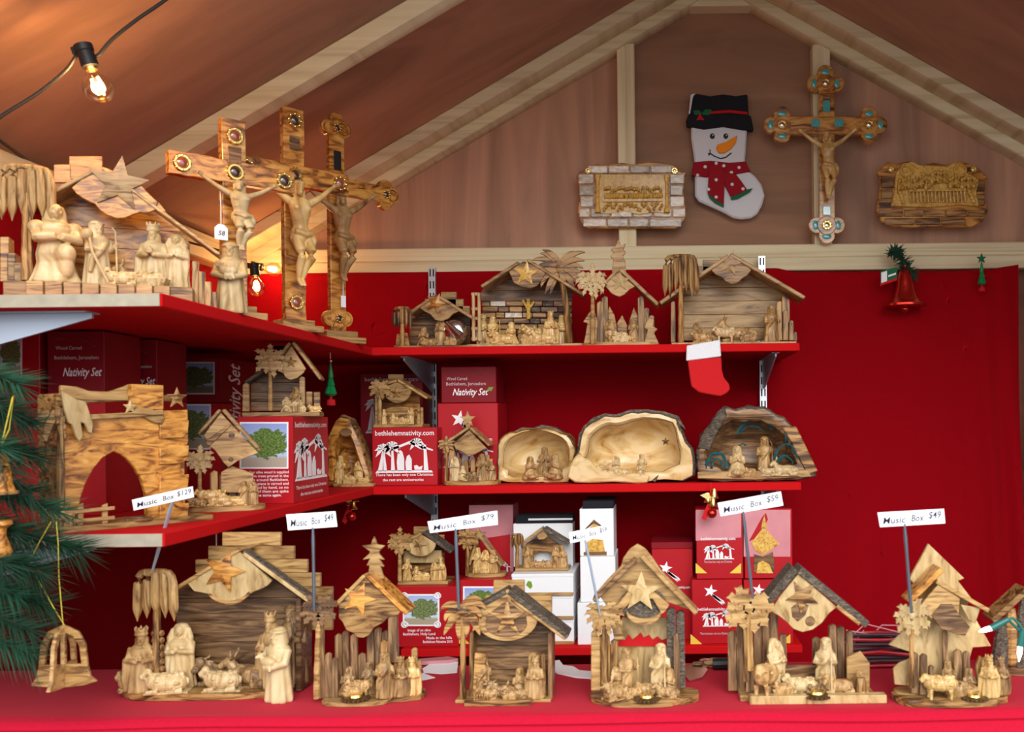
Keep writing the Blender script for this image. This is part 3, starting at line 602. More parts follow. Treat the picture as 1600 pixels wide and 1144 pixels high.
def palm(t, px, py_base, py_top, r, d=0, w=8, m='tan', mt='brown_v', kind='leaf', n=8, th=5, trunk=True, seed=1, lean=0, droop=1.3, fw=.36, teeth=1):
    """palm of cut wood: trunk from py_base up to the heart at py_top, fronds of radius r"""
    if kind == 'comb': m = {'tan': 'tan_v', 'olive': 'olive_v'}.get(m, m)
    rn = random.Random(seed); h = t.L(px + lean, py_top, d); b = t.L(px, py_base, d)
    if trunk:
        N = 9; pts = [(b.x + (h.x - b.x) * (k / N) ** 1.4, d + th / 2, b.z + (h.z - b.z) * k / N) for k in range(N + 1)]
        MB().tube(pts, [w * .5 * (1.15 - .35 * k / N) * (1 + .12 * (k % 2)) for k in range(N + 1)], 8, .8).build('palm_trunk', mt, t.e)
    mb = MB()
    if kind == 'leaf': n += 2
    if kind == 'leaf':
        for k in range(n):
            a = math.radians(-66 + (312) * k / (n - 1)) + rn.uniform(-.1, .1)
            frond(mb, (h.x, h.z), a, r * rn.uniform(.85, 1.12), r * fw, droop * (1 if math.sin(a) > -.3 else .3), d - th * .5 + (k % 3) * th * .3, d + th * .5 + (k % 3) * th * .3, teeth)
        mb.ell((h.x, d, h.z), (r * .22, th * .8, r * .22))
    elif kind == 'comb':                             # domed head of hanging fronds side by side
        W = r; H = r * 1.3; N = 12; order = sorted(range(n), key=lambda k: -abs(k - (n - 1) / 2))
        for q_, k in enumerate(order):
            u = (k + .5) / n * 2 - 1; e = W / n * .62; top = h.z + H * .42; bot = h.z - H * .46 - H * .07 * (k % 2) - rn.uniform(0, .05) * H; L = []; R = []
            for i in range(N + 1):
                v = i / N; w_ = min(1, v / .42); x = h.x + u * W * .5 * math.sqrt(1 - (1 - w_) ** 2) * (1 + .05 * v * v); z = top - H * .16 * abs(u) ** 2 * w_ * w_ - (H * .05 * w_) - max(0, v - .22) / .78 * (top - H * .2 - bot)
                f = (.6 + .4 * w_) if v < .78 else max(.06, (1 - v) / .22)
                L.append((x, d + (k % 2) * 1.2, z)); R.append(e * f * .86)
            mb.tube(L, R, 8)
    mb.build('palm_crown', m, t.e, 0 if kind == 'comb' else .5)
def stair(t, pts_px, m, d0, d1, name='stepped_block'):
    """blocks of a stepped fence: (x0,x1,y_top,y_bottom) in px, each a block of its own"""
    for x0, x1, y0, y1 in pts_px: t.p(name, m, [(x0, y1), (x1, y1), (x1, y0), (x0, y0)], d0, d1)
def roof(t, a, b, d0, d1, th, m, name='roof_board'):
    """slanted board: its underside runs from pixel a to pixel b on the plane d0"""
    p, q = t.L(*a, d0), t.L(*b, d0); v = Vector((q.x - p.x, q.z - p.z)).normalized(); nrm = Vector((-v.y, v.x));  nrm = nrm if nrm.y > 0 else -nrm
    P = [(p.x, p.z), (q.x, q.z), (q.x + nrm.x * th, q.z + nrm.y * th), (p.x + nrm.x * th, p.z + nrm.y * th)]
    return MB().prism(P, d0, d1).build(name, m, t.e, min(1.2, th * .25))
def stars(t, px, py, R, d, m='tan', rot=0, th=4, name='star', ratio=.42):
    c = t.L(px, py, d); return MB().star((c.x, c.z), R, R * ratio, d - th, d, rot, 5, th * .6).build(name, m, t.e)
# ================================================================ carved stables on the counter
def disc(t, px, z, d, r):
    c = (t.X(px, d), d, z); e = MB().lathe([(r, 0), (r * 1.02, r * .1), (r * .8, r * .2), (r * .3, r * .24)], c, 18)
    for k in range(18): a = 2 * PI * k / 18; e.box((c[0] + r * math.cos(a), d + r * math.sin(a), z + r * .09), (r * .16, r * .16, r * .16))
    o = e.build('music_disc', 'bronze', t.e); MB().lathe([(r * .55, r * .25), (r * .5, r * .42), (r * .1, r * .48)], c, 14).build('winding_knob', 'gold', o)
def planks(t, outline, n, d0, d1, m, name='plank', jit=1.2, seed=0):
    """back wall of horizontal boards: outline (px) sliced in n strips, each a piece of its own"""
    rn = random.Random(seed); P = t.xz(outline, d0); zs = [z for _, z in P]; z0, z1 = min(zs), max(zs)
    def xs(z):
        c = []
        for (xa_, za_), (xb_, zb_) in zip(P, P[1:] + P[:1]):
            if (za_ - z) * (zb_ - z) <= 0 and za_ != zb_: c.append(xa_ + (xb_ - xa_) * (z - za_) / (zb_ - za_))
        return (min(c), max(c)) if c else None
    for k in range(n):
        a = z0 + (z1 - z0) * k / n + .25; b = z0 + (z1 - z0) * (k + 1) / n - .25
        cuts = sorted({a, b} | {z for z in zs if a < z < b}); L = [(z, xs(min(max(z, z0 + .01), z1 - .01))) for z in cuts]; L = [(z, q) for z, q in L if q]
        if len(L) < 2: continue
        j = rn.uniform(0, jit); MB().prism([(q[0], z) for z, q in L] + [(q[1], z) for z, q in L[::-1]], d0 - j, d1).build(name, m, t.e, .4)
def posts(t, specs, m, name='upright_slat', bev=.8):
    """upright slats: (px, y_top, y_bottom, width, d0, d1)"""
    rn = random.Random(int(specs[0][0]))
    for px, y0, y1, w, d0, d1 in specs:
        a = t.L(px, y1, d0); b = t.L(px, y0, d0); j = rn.uniform(-.06, .06) * w
        MB().prism([(a.x - w / 2, a.z), (a.x + w / 2, a.z), (a.x + w * .46 + j, b.z - w * .2), (a.x + j, b.z), (a.x - w * .46 + j, b.z - w * .35)], d0, d1).build(name, m, t.e, bev)
def sign(label, quad, stick, price, Y, m='clip', lean=0, tip=None):
    """paper price card on a steel clip stuck into a carving"""
    bx, by = stick[1]; t = T('price_sign', label, 'price sign', bx, 0, Y, 0, 'handwritten price cards', py=by)
    t.p('card', 'paper', quad, lean - .5, lean + .5, 0)
    (ax, ay), (bx2, by2) = quad[3], quad[2]; ux, uy = quad[1][0] - quad[0][0], quad[1][1] - quad[0][1]; ln = math.hypot(ux, uy); h = math.hypot(quad[3][0] - quad[0][0], quad[3][1] - quad[0][1])
    cx, cy = sum(q[0] for q in quad) / 4, sum(q[1] for q in quad) / 4; ang = math.atan2(-uy, ux)
    for s, f, dy, fw in (('Music', -.27, .10, .34), ('Box', .08, .04, .19), ('$%s' % price, .34, -.10, .24 if len(price) > 2 else .19)):
        o = text(s, h * .62, 'ink', 'lettering', t.e, .2, 0, .005 * h); xs_ = [v.co.x for v in o.data.vertices]; k = ln * fw / (max(xs_) - min(xs_)); o.data.transform(Matrix.Diagonal((k, 1, 1, 1)))
        o.location = t.L(cx + math.cos(ang) * ln * f, cy - math.sin(ang) * ln * f + dy * h, lean - .75); o.rotation_euler = (0, -ang, 0)
    a = t.L(*stick[0], lean + 1.2); b = t.L(*stick[1], 0); mid = a.lerp(b, .35)
    MB().tube([a, a.lerp(b, .15), mid, a.lerp(b, .7), b], [1.8, 3.4, 3.0, 3.4, 2.0] if m == 'clip_b' else [2.8, 4.8, 4.0, 4.6, 3.4], 8, .6).build('clip', m, t.e)
    return t
# ---- tree shaped house with a star on its roof (second from the left)
t = T('music_box_house', 'wooden music box house with a star tree on top of its roof ridge', 'music box', 571, ZC, 1.115, 0, 'music boxes along the counter front')
t.base('tan', 489, 600, -30, 40, 7, 1); t.base('olive', 560, 652, -6, 52, 9, 1, name='side_base')
t.p('ridge_tree', 'tan', [(574, 905), (577, 884), (572, 884), (578, 873), (566, 875), (576, 866)] + [(578, 862), (565, 853), (579, 851), (584, 838), (589, 851), (601, 853), (592, 862)] + [(592, 866), (600, 875), (592, 874), (600, 886), (594, 885), (600, 905)], 18, 24)
roof(t, (524, 950), (571, 902), -4, 42, 6, 'tan'); roof(t, (571, 902), (633, 962), -4, 46, 7, 'olive_o')
t.p('gable_board', 'olive', [(571, 903), (529, 945), (529, 966), (535, 972), (541, 985), (553, 990), (558, 996), (568, 997), (577, 992), (584, 981), (600, 972), (606, 965), (622, 961), (626, 955)], -1, 5)
stars(t, 561, 936, 27, -1, 'olive_o', .35)
palm(t, 494, 1092, 952, 33, -8, 11, 'brown', 'tan', n=8, seed=4, lean=4)
posts(t, [(500, 975, 1092, 13, -2, 4), (512, 1020, 1090, 12, 0, 6), (522, 1028, 1090, 11, 4, 10)], 'brown_v')
posts(t, [(529, 990, 1090, 12, 34, 39), (541, 985, 1090, 11, 36, 41), (553, 990, 1090, 12, 34, 39), (566, 1020, 1090, 13, 36, 41), (579, 985, 1090, 12, 34, 39), (591, 980, 1090, 12, 36, 41), (603, 985, 1090, 11, 34, 39)], 'brown_v')
posts(t, [(614, 958, 1036, 15, 2, 12)], 'brown_v'); posts(t, [(600, 1000, 1092, 12, 2, 8), (622, 1025, 1088, 13, 6, 12), (636, 1030, 1084, 11, 14, 20)], 'olive_v')
posts(t, [(647, 1012, 1062, 10, 26, 31), (654, 1032, 1062, 8, 27, 32)], 'tan')
for k, px, d, h, m in (('joseph', 597, -6, 70, 'fig_tan'), ('king', 622, 0, 62, 'fig_tan'), ('king', 640, 8, 60, 'fig_gold'), ('kneel', 540, 14, 44, 'fig_brown'), ('joseph', 572, 16, 50, 'fig_brown'), ('sheep_up', 556, 2, 24, 'fig_tan'), ('crib', 548, -6, 20, 'fig_tan')): mini(t, k, px, 8, d, h, 0, m)
disc(t, 551, 8, -16, 20)
# ---- square hut with a sliced log gable
t = T('music_box_hut', 'dark plank music box hut with a round log slice under its roof', 'music box', 790, ZC, 1.115, 0, 'music boxes along the counter front')
t.base('tan', 706, 856, -16, 42, 5); t.base('olive', 720, 824, -34, -16, 9, name='front_board')
stair(t, [(771, 819, 907, 945), (758, 862, 931, 960)], 'tan', 46, 54)
planks(t, [(737, 1090), (737, 985), (791, 935), (860, 985), (860, 1090)], 8, 36, 42, 'brown', seed=2)
t.p('side_wall', 'brown_v', [(856, 1090), (856, 990), (863, 985), (863, 1090)], 0, 40); t.p('side_wall', 'olive_v', [(733, 1092), (733, 990), (739, 985), (739, 1092)], 2, 40)
t.p('log_slice', 'tan', arc(791, 966, 49, 36, 205, 365, 16) + [(836, 953), (793, 921), (748, 948)], -4, 3)
t.p('log_heart', 'brown', arc(790, 972, 34, 24, 200, 350, 12) + [(822, 962), (792, 938), (760, 962)], -5.5, -3.8)
stars(t, 793, 966, 32, -5, 'olive', 0, 4, ratio=.28)
roof(t, (744, 956), (792, 928), -6, 46, 7, 'bark'); roof(t, (792, 928), (884, 1000), -6, 48, 8, 'bark')
roof(t, (797, 938), (882, 1001), -9, -5, 4, 'tan', 'roof_edging')
palm(t, 723, 1096, 955, 44, -10, 11, 'olive', 'olive_v', n=9, seed=9, droop=2.2, fw=.24, teeth=0)
t.p('camel_cutout', 'olive', [(738, 1092), (741, 1030), (742, 1020), (760, 1022), (758, 1036), (760, 1060), (756, 1092), (750, 1092), (751, 1062), (746, 1062), (745, 1092)], -2, 4)
posts(t, [(832, 1020, 1094, 13, -4, 4)], 'tan'); posts(t, [(849, 1022, 1092, 8, 0, 8)], 'olive_v')
for k, px, d, h, m, z in (('joseph', 751, 6, 62, 'fig_tan', 6), ('king', 832, -8, 66, 'fig_tan', 5), ('kneel', 808, 8, 44, 'fig_tan', 5), ('cow', 779, -6, 28, 'fig_brown', 5), ('donkey', 800, -12, 24, 'fig_tan', 5), ('sheep', 757, -22, 20, 'fig_tan', 8), ('crib', 792, -24, 15, 'fig_tan', 8)): mini(t, k, px, z, d, h, 0, m)
mb = MB()
for k in range(6): mb.span(t.X(737 + k * 4, -30) - 1, t.X(737 + k * 4, -30) + 1, -31, -29, 8, 18)
mb.build('low_fence', 'olive', t.e)
# ---- pointed house with pale star and crescent
t = T('music_box_house', 'pointed wooden music box house with a pale star above a crescent board', 'music box', 1002, ZC, 1.105, 0, 'music boxes along the counter front')
t.base('olive', 916, 1088, -30, 50, 10, 1); t.base('tan', 948, 1050, -38, -8, 6, 1, name='front_base')
t.p('pointed_board', 'tan', [(960, 1000), (950, 950), (933, 925), (950, 905), (970, 885), (974, 872), (984, 858), (996, 850), (1008, 857), (1020, 872), (1034, 893), (1048, 907), (1064, 924), (1074, 936), (1076, 952), (1062, 948), (1040, 940), (1020, 925), (1000, 912), (975, 935), (965, 965), (975, 1000)], 10, 17)
roof(t, (930, 942), (996, 876), -4, 40, 7, 'brown'); roof(t, (1000, 872), (1086, 962), -2, 44, 7, 'tan')
t.p('gable_board', 'tan', [(962, 948), (998, 905), (1046, 945), (1040, 955), (1034, 960), (1020, 936), (990, 936), (972, 955), (966, 962)], -3, 4)
t.p('bark_opening', 'bark', arc(1004, 945, 38, 26, 180, 540, 20)[:-1], 4, 10)
t.p('crescent', 'tan', arc(1006, 955, 28, 22, 190, 350, 10) + arc(1006, 952, 27, 15, 348, 192, 10), -4, 3)
stars(t, 1001, 925, 33, -4, 'cream', .05, 5, ratio=.4)
palm(t, 945, 1080, 962, 34, -12, 12, 'tan', 'olive_v', n=11, seed=12, droop=1.7, fw=.26)
posts(t, [(931, 985, 1080, 15, -4, 12)], 'tan'); posts(t, [(946, 990, 1080, 17, 0, 14), (960, 1000, 1080, 12, 8, 20)], 'olive_v')
posts(t, [(1050, 950, 1078, 15, 6, 20), (1064, 955, 1076, 14, 14, 30)], 'bark'); posts(t, [(1058, 990, 1079, 10, 0, 5)], 'brown_v')
t.p('pale_view_panel', 'cream', [(962, 1085), (962, 985), (972, 965), (1040, 965), (1046, 985), (1046, 1085)], 46, 52)  # added panel in place of the pale boxes showing through the back
t.p('red_view_band', 'felt_red', [(966, 1010), (968, 998), (976, 1001), (982, 992), (988, 1000), (996, 994), (1001, 989), (1006, 997), (1014, 993), (1020, 1000), (1027, 995), (1034, 1001), (1042, 998), (1043, 1010)], 42, 45, 0)  # added red strip standing in for the red seen through the opening
for k, px, d, h, m, z, r in (('joseph', 975, 6, 72, 'fig_tan', 10, 25), ('mary', 958, -6, 46, 'fig_tan', 10, 20), ('joseph', 1028, 10, 78, 'fig_cream', 10, -20), ('kneel', 1042, -2, 42, 'fig_tan', 10, -30), ('cow', 957, -24, 30, 'fig_tan', 10, 40), ('donkey', 1036, -16, 24, 'fig_tan', 10, -10), ('crib', 1003, -4, 22, 'fig_tan', 10, 0), ('sheep', 985, -16, 20, 'fig_tan', 10, 30)): mini(t, k, px, z, d, h, r, m)
disc(t, 1006, 10, -28, 19)
# ---- bark roofed stable on a plank (third price from the right)
t = T('music_box_stable', 'bark roofed music box stable on a pale straight plank', 'music box', 1270, ZC, 1.11, 0, 'music boxes along the counter front')
t.base('tan', 1152, 1364, -16, 50, 9, name='floor_board'); t.base('cream', 1167, 1381, -34, -16, 13, name='front_plank')
roof(t, (1203, 948), (1248, 894), -8, 46, 13, 'bark'); roof(t, (1246, 896), (1352, 982), -8, 46, 12, 'bark'); roof(t, (1306, 950), (1342, 978), -11, -7, 6, 'tan', 'roof_edging')
t.p('gable_board', 'cream', [(1204, 955), (1220, 930), (1248, 896), (1276, 921), (1308, 949), (1296, 958), (1284, 974), (1270, 984), (1254, 988), (1240, 983), (1230, 973), (1218, 963)], -4, 3)
t.p('wood_knot', 'brown', arc(1266, 971, 8, 8, 0, 360, 12)[:-1], -5, -3.6); t.p('dark_swirl', 'brown', [(1236, 950), (1248, 940), (1264, 946), (1258, 962), (1246, 972), (1238, 964)], -4.6, -3.8)
stars(t, 1254, 932, 27, -5, 'olive', .75, 5)
palm(t, 1172, 1048, 950, 42, -14, 13, 'tan', 'olive_v', n=9, seed=3, lean=-2, fw=.46, droop=1.2)
posts(t, [(1166, 950, 1066, 9, -12, -5)], 'olive_v'); posts(t, [(1178, 1040, 1080, 10, -16, -8), (1170, 1030, 1082, 8, -10, -4)], 'brown_v')
posts(t, [(1145, 985, 1080, 14, 20, 27), (1158, 975, 1080, 13, 24, 31), (1171, 980, 1080, 13, 28, 35), (1184, 965, 1060, 14, 38, 45), (1198, 958, 1056, 14, 40, 47), (1211, 955, 1054, 13, 38, 45), (1224, 990, 1056, 12, 40, 47)], 'brown_v')
posts(t, [(1276, 995, 1060, 12, 40, 46), (1289, 1000, 1060, 12, 42, 48), (1302, 975, 1060, 13, 34, 41), (1315, 978, 1060, 13, 36, 43), (1328, 985, 1060, 12, 32, 39)], 'brown_v')
t.p('ramp_board', 'tan', [(1323, 1060), (1323, 1028), (1345, 1018), (1359, 1036), (1359, 1080), (1352, 1082)], 10, 16); t.p('half_wall', 'brown', [(1224, 1062), (1224, 1040), (1276, 1040), (1276, 1062)], 38, 44)
for k, px, d, h, m, z, r in (('mary', 1207, 8, 84, 'fig_cream', 9, 35), ('joseph', 1286, 8, 84, 'fig_cream', 9, -25), ('sheep_up', 1193, -10, 46, 'fig_tan', 9, 60), ('crib', 1219, -14, 22, 'fig_tan', 9, 0), ('sheep', 1245, -4, 32, 'fig_cream', 9, 0), ('cow', 1304, -4, 30, 'fig_tan', 9, 0), ('kneel', 1340, -6, 36, 'fig_tan', 9, 0), ('sheep', 1270, -10, 18, 'fig_brown', 9, 30)): mini(t, k, px, z, d, h, r, m)
b_ = MB().lathe([(7, 0), (9, 6), (9.5, 13), (9, 20), (7, 26)], (t.X(1340, -14), -14, 9), 14); b_.build('barrel', 'olive_v', t.e)
disc(t, 1272, 9, -24, 21)
# ---- fir tree shaped box, right
t = T('music_box_house', 'fir tree shaped wooden music box with tiered pale boards and round live edge base', 'music box', 1488, ZC, 1.085, 0, 'music boxes along the counter front')
t.base('olive', 1400, 1576, -28, 52, 11, 2); t.base('tan', 1398, 1440, 6, 46, 14, 1, name='side_base')
t.p('tree_board', 'cream', [(1451, 850), (1507, 904), (1497, 908), (1518, 935), (1512, 945), (1549, 1010), (1520, 1012), (1500, 1085), (1430, 1085), (1425, 1020), (1389, 1008), (1425, 975), (1440, 960), (1436, 920), (1421, 905)], 40, 47)
roof(t, (1424, 945), (1476, 893), -6, 36, 9, 'olive_o'); roof(t, (1462, 912), (1544, 958), -4, 40, 7, 'tan'); t.p('roof_lid', 'cream', [(1501, 945), (1532, 950), (1524, 975), (1513, 968)], 2, 6)
t.p('gable_board', 'tan', [(1436, 948), (1466, 914), (1500, 935), (1498, 962), (1484, 950), (1462, 955), (1456, 968)], -2, 4)
t.p('bark_gable', 'brown', [(1455, 962), (1470, 944), (1488, 944), (1500, 962), (1516, 980), (1508, 994), (1490, 990), (1470, 982)], -3, 5)
palm(t, 1425, 1075, 962, 34, -12, 9, 'cream', 'olive_v', n=9, seed=21, droop=1.1)
posts(t, [(1430, 1020, 1084, 11, -2, 6), (1444, 1022, 1086, 12, -6, 2), (1456, 1040, 1084, 9, 4, 12)], 'brown_v'); posts(t, [(1478, 985, 1080, 9, 24, 30), (1498, 1015, 1080, 13, 20, 28), (1511, 1018, 1080, 11, 16, 24)], 'brown_v')
t.p('king_cutout', 'olive_v', [(1528, 1084), (1526, 1040), (1532, 1026), (1538, 1030), (1546, 1024), (1558, 1040), (1564, 1060), (1562, 1084)], 4, 12); posts(t, [(1540, 1030, 1086, 9, -4, 2), (1553, 1040, 1086, 9, 0, 6)], 'olive_v')
t.p('palm_cutout', 'cream', [(1398, 1070), (1396, 1045), (1406, 1036), (1422, 1030), (1428, 1045), (1425, 1072)], 14, 20)
for k, px, d, h, m, z, r in (('king', 1541, -8, 66, 'fig_gold', 11, -20), ('king', 1560, 6, 58, 'fig_tan', 11, -20), ('sheep_up', 1462, -14, 34, 'fig_gold', 11, 0), ('crib', 1492, -6, 28, 'fig_tan', 11, 0), ('joseph', 1477, 12, 52, 'fig_tan', 11, 0), ('kneel', 1510, 6, 42, 'fig_brown', 11, 0), ('donkey', 1498, -2, 30, 'fig_tan', 11, 0)): mini(t, k, px, z, d, h, r, m)
disc(t, 1518, 11, -20, 19)
# ---- big stable with loose figures, left
t = T('carved_stable', 'large pale wooden stable with brown star and comb palm at the counter left', 'stable', 350, ZC, 1.15, 0)
mb = MB(); pts = [(186, 1062), (200, 1090), (238, 1097), (300, 1096), (360, 1095), (395, 1086), (425, 1078), (450, 1066)]
bl = [(t.X(a, -34 + (1097 - y) * .9), -34 + (1097 - y) * .9) for a, y in pts]; mb.plan(bl + [(t.X(462, 60), 60), (t.X(190, 60), 60)], 0, 10); mb.build('live_edge_base', 'olive', t.e, 1.2)
stair(t, [(347, 438, 832, 853), (325, 459, 853.5, 874), (305, 480, 874.5, 895), (330, 500, 895.5, 917), (400, 519, 917.5, 950), (400, 519, 950.5, 985)], 'tan', 62, 70)
planks(t, [(276, 1070), (276, 915), (372, 866), (470, 935), (470, 1070)], 6, 52, 58, 'brown', seed=5)
t.p('side_wall', 'brown', [(462, 1080), (462, 940), (470, 935), (470, 1080)], 6, 54)
roof(t, (270, 926), (374, 862), -6, 56, 6, 'tan'); roof(t, (378, 868), (480, 942), -6, -1, 6, 'cream', 'roof_edging')
for k, m in enumerate(('bark', 'brown', 'bark')): roof(t, (377, 866), (486, 944), -1 + k * 20, 18 + k * 20, 8 + (k % 2), m)
t.p('gable_board', 'cream', [(372, 862), (333, 883), (290, 908), (296, 916), (303, 924), (314, 926), (324, 928), (331, 935), (341, 941), (353, 945), (364, 945), (376, 941), (386, 931), (396, 925), (409, 920), (418, 915), (424, 908), (400, 886)], -3, 4)
t.p('gable_moulding', 'olive', arc(357, 910, 40, 34, 215, 330, 10) + arc(357, 909, 36, 30, 330, 215, 10), -4.2, -2.8)
stars(t, 350, 893, 34, -4, 'olive_o', .32, 6)
palm(t, 243, 1075, 930, 68, -14, 15, 'tan', 'olive_v', 'comb', 5, 9, seed=2)
rn = random.Random(5); mb = MB()
for k in range(9):
    z = 12 + k * 11
    for s in (-1, 1): mb.ell((t.X(243, -12) + s * 6, -12, z), (4, 5, 5), 8, 6)
mb.build('trunk_scales', 'olive_v', t.e)
FG = 'loose carved figures of the large counter stable'
def cfig(label, k, px, y, d, h, rz=0, m='fig_cream', onbase=True, wid=1.0, cat='figurine'):
    return figure(label, k, px, ZC + (10 * t.s if onbase else 0), 1.15 + d * t.s, h, rz, m, FG, None, cat, wid)
cfig('brown faced carved king holding a gift under the comb palm on the counter', 'king', 222, 0, -12, 102, 18, 'fig_tan', wid=1.05)
cfig('pale carved woman with clasped hands in front of the dark plank wall, left of centre', 'mary', 283, 0, 10, 100, 8, wid=1.1)
cfig('cream lying sheep at the left front corner of the large counter stable', 'sheep', 258, 0, -20, 40, 10, wid=1.0)
cfig('cream lying sheep in the middle of the large counter stable', 'sheep', 345, 0, -12, 40, 5, wid=.9)
cfig('brown horned ox lying behind the middle sheep on the counter', 'cow', 343, 0, 28, 44, 12, 'fig_brown')
cfig('brown donkey with pale flank lying beside the ox on the counter', 'donkey', 387, 0, 16, 48, -8, 'fig_brown')
cfig('tall carved king with brown head behind the cream shepherd', 'king', 424, 0, 8, 118, -12, 'fig_tan', wid=.85)
cfig('dim olive figure standing in the right corner of the large counter stable', 'joseph', 458, 0, 32, 122, -15, 'fig_brown')
cfig('cream shepherd holding a lamb standing directly on the red tablecloth', 'shepherd', 436, 0, -36, 116, -22, 'fig_cream', False)
cfig('tiny brown sheep peering out at the far left edge of the counter stable', 'sheep', 203, 0, -8, 34, 40, 'fig_tan', wid=.7)
# ---- price cards
sign('white price card reading 129 on a pale blue clip above the comb palm', [(206, 781), (301, 760), (303, 777), (209, 798)], ((270, 782), (238, 893)), '129', 1.125, 'clip_b', -14)
sign('white price card reading 49 on the grey clip of the left star tree house', [(447, 804), (524, 799), (527, 823), (450, 829)], ((489, 824), (491, 955)), '49', 1.095)
sign('white price card reading 79 on the grey clip of the plank hut', [(668, 815), (777, 798), (778, 820), (672, 833)], ((712, 826), (717, 952)), '79', 1.093)
sign('white price card reading 59 on a thin blue clip before the white boxes', [(889, 832), (951, 820), (953, 836), (891, 849)], ((914, 842), (938, 962)), '59', 1.09, 'clip_b')
sign('white price card reading 59 on the grey clip of the bark roofed stable', [(1121, 786), (1220, 768), (1224, 790), (1126, 807)], ((1161, 799), (1176, 935)), '59', 1.085)
sign('white price card reading 49 alone before the plain red cloth at right', [(1371, 801), (1475, 795), (1477, 818), (1375, 824)], ((1413, 818), (1424, 958)), '49', 1.066)
# ---- papers, wires and bits at the back of the counter
def flat(name, label, cat, pts, m, h=.0006, grp=None):
    """thin sheet lying on the counter, outline in px"""
    P = []
    for px, py in pts:
        dyu = (py - CY) + ROLL * (px - CX); Y = -ZC * F / dyu; P.append((((px - CX) - ROLL * (py - CY)) * Y / F, Y))
    o = MB().plan(P, ZC + .0004, ZC + .0004 + h).build(name, m); return tag(o, label, cat, grp)
flat('paper_sheet', 'white paper lying on the red counter between the star tree house and the plank hut', 'paper', [(660, 1046), (676, 1036), (716, 1036), (714, 1052), (690, 1054), (662, 1052)], 'paper')
flat('paper_slip', 'small white paper slip by the foot of the plank hut', 'paper', [(646, 1056), (662, 1053), (680, 1060), (660, 1064)], 'paper')
flat('paper_sheet', 'torn white tissue paper on the counter behind the plank hut', 'paper', [(862, 1036), (874, 1034), (880, 1042), (896, 1044), (905, 1050), (926, 1052), (926, 1062), (900, 1060), (872, 1054), (860, 1048)], 'paper', .002)
flat('foil_wrapper', 'crumpled silver foil on the counter beside the crescent house', 'wrapper', [(1072, 1044), (1092, 1040), (1106, 1050), (1098, 1062), (1078, 1068), (1066, 1056)], 'silver', .003)
flat('folded_film', 'clear pinkish plastic film folded at the counter back behind the plank hut', 'plastic film', [(652, 1036), (700, 1032), (716, 1035), (700, 1038), (654, 1040)], 'pinkfilm', .005)
o = MB().tube([at(1114, 1050, 1.24), at(1142, 1049, 1.24)], .0075, 10).build('pen_case', 'black'); o.location.z += .0; tag(o, 'short black plastic case lying on the counter by the bark roofed stable', 'case')
o.location.z = ZC + .0078 - at(1128, 1050, 1.24).z
rn = random.Random(4)
for k in range(9):
    px = 1082 + 4.4 * k + rn.uniform(-2, 2); Y = 1.25 + rn.uniform(0, .025); dx = (px - CX) * Y / F
    o = MB().lathe([(.001, 0), (.007, .0006), (.0072, .0022), (.001, .003)], n=12).build('wooden_button', 'fig_brown' if k % 3 else 'silver'); o.location = (dx, Y, ZC + .0006 + (k % 2) * .0034); o.rotation_euler = (0, .0, 0)
    tag(o, 'small round button in the scatter on the counter behind the crescent house', 'button', 'scattered buttons')
t = T('wire_bundle', 'heap of dark and red wire lying on the counter behind the bark roofed stable', 'wire', 1385, ZC, 1.235, 0)
mb = MB(); mr = MB()
for k in range(16):
    z = 3 + (k // 2) * 7.2; y = (k % 2) * 14 + rn.uniform(-3, 3); x0 = t.X(1322 + rn.uniform(-4, 6)); x1 = t.X(1445 + rn.uniform(-8, 8))
    (mb if k % 3 else mr).tube([(x0, y, z), (x0 * .6 + x1 * .4, y + rn.uniform(-4, 4), z + rn.uniform(-1, 3)), (x0 * .2 + x1 * .8, y + rn.uniform(-4, 4), z + rn.uniform(-2, 2)), (x1, y, z)], 2.6, 6)
mb.build('dark_strand', 'wiredark', t.e)['kind'] = 'stuff'; mr.build('red_strand', 'wirered', t.e)['kind'] = 'stuff'
mb = MB()
for pl in ([(1318, 1006), (1352, 975), (1420, 992)], [(1322, 985), (1352, 990), (1424, 1000)], [(1370, 985), (1378, 977), (1430, 978)], [(1330, 1010), (1350, 985)]): mb.tube([t.L(a, b, 8) for a, b in pl], 1.1, 6)
mb.build('loose_wire', 'pinkfilm', t.e)
# ---- green mini lights and the carving cut by the right edge
t = T('bark_carving', 'bark covered carving cut off by the right picture edge with orange glow', 'carving', 1600, ZC, 1.2, 0)
t.base('brown', 1562, 1650, -10, 50, 12, 1); mb = MB()
for a, b, d0, m in (((1560, 1060), (1566, 975), 0, 'bark'), ((1578, 1060), (1580, 950), 6, 'olive'), ((1596, 1060), (1600, 935), 4, 'bark'), ((1618, 1060), (1622, 930), 8, 'bark')):
    p, q = t.L(*a, d0), t.L(*b, d0); MB().tube([p, p.lerp(q, .3), p.lerp(q, .7), q], [11, 13, 11, 6], 9).build('bark_post', m, t.e)
roof(t, (1555, 975), (1610, 925), -6, 40, 9, 'olive')
t = T('mini_lights', 'green socketed mini light string crossing the bark carving at the right edge', 'string lights', 1580, 0, 1.10, 0, py=985)
for a, b, c in (((1575, 968), (1548, 982), (1529, 987)), ((1598, 985), (1594, 1010), (1592, 1034))):
    p, q, r = t.L(*a), t.L(*b), t.L(*c); so = MB().tube([p, p.lerp(q, .5), q], [4.4, 5.2, 5.6], 10).build('socket', 'greenplastic', t.e)
    MB().tube([q, q.lerp(r, .5), r], [4, 3.8, .6], 10).build('bulb', 'miniglow', so)
MB().tube([t.L(1575, 968), t.L(1583, 966, 2), t.L(1592, 975, 3), t.L(1598, 985), t.L(1610, 980, 4), t.L(1640, 960, 8)], 2.2, 8).build('wire', 'greenplastic', t.e)
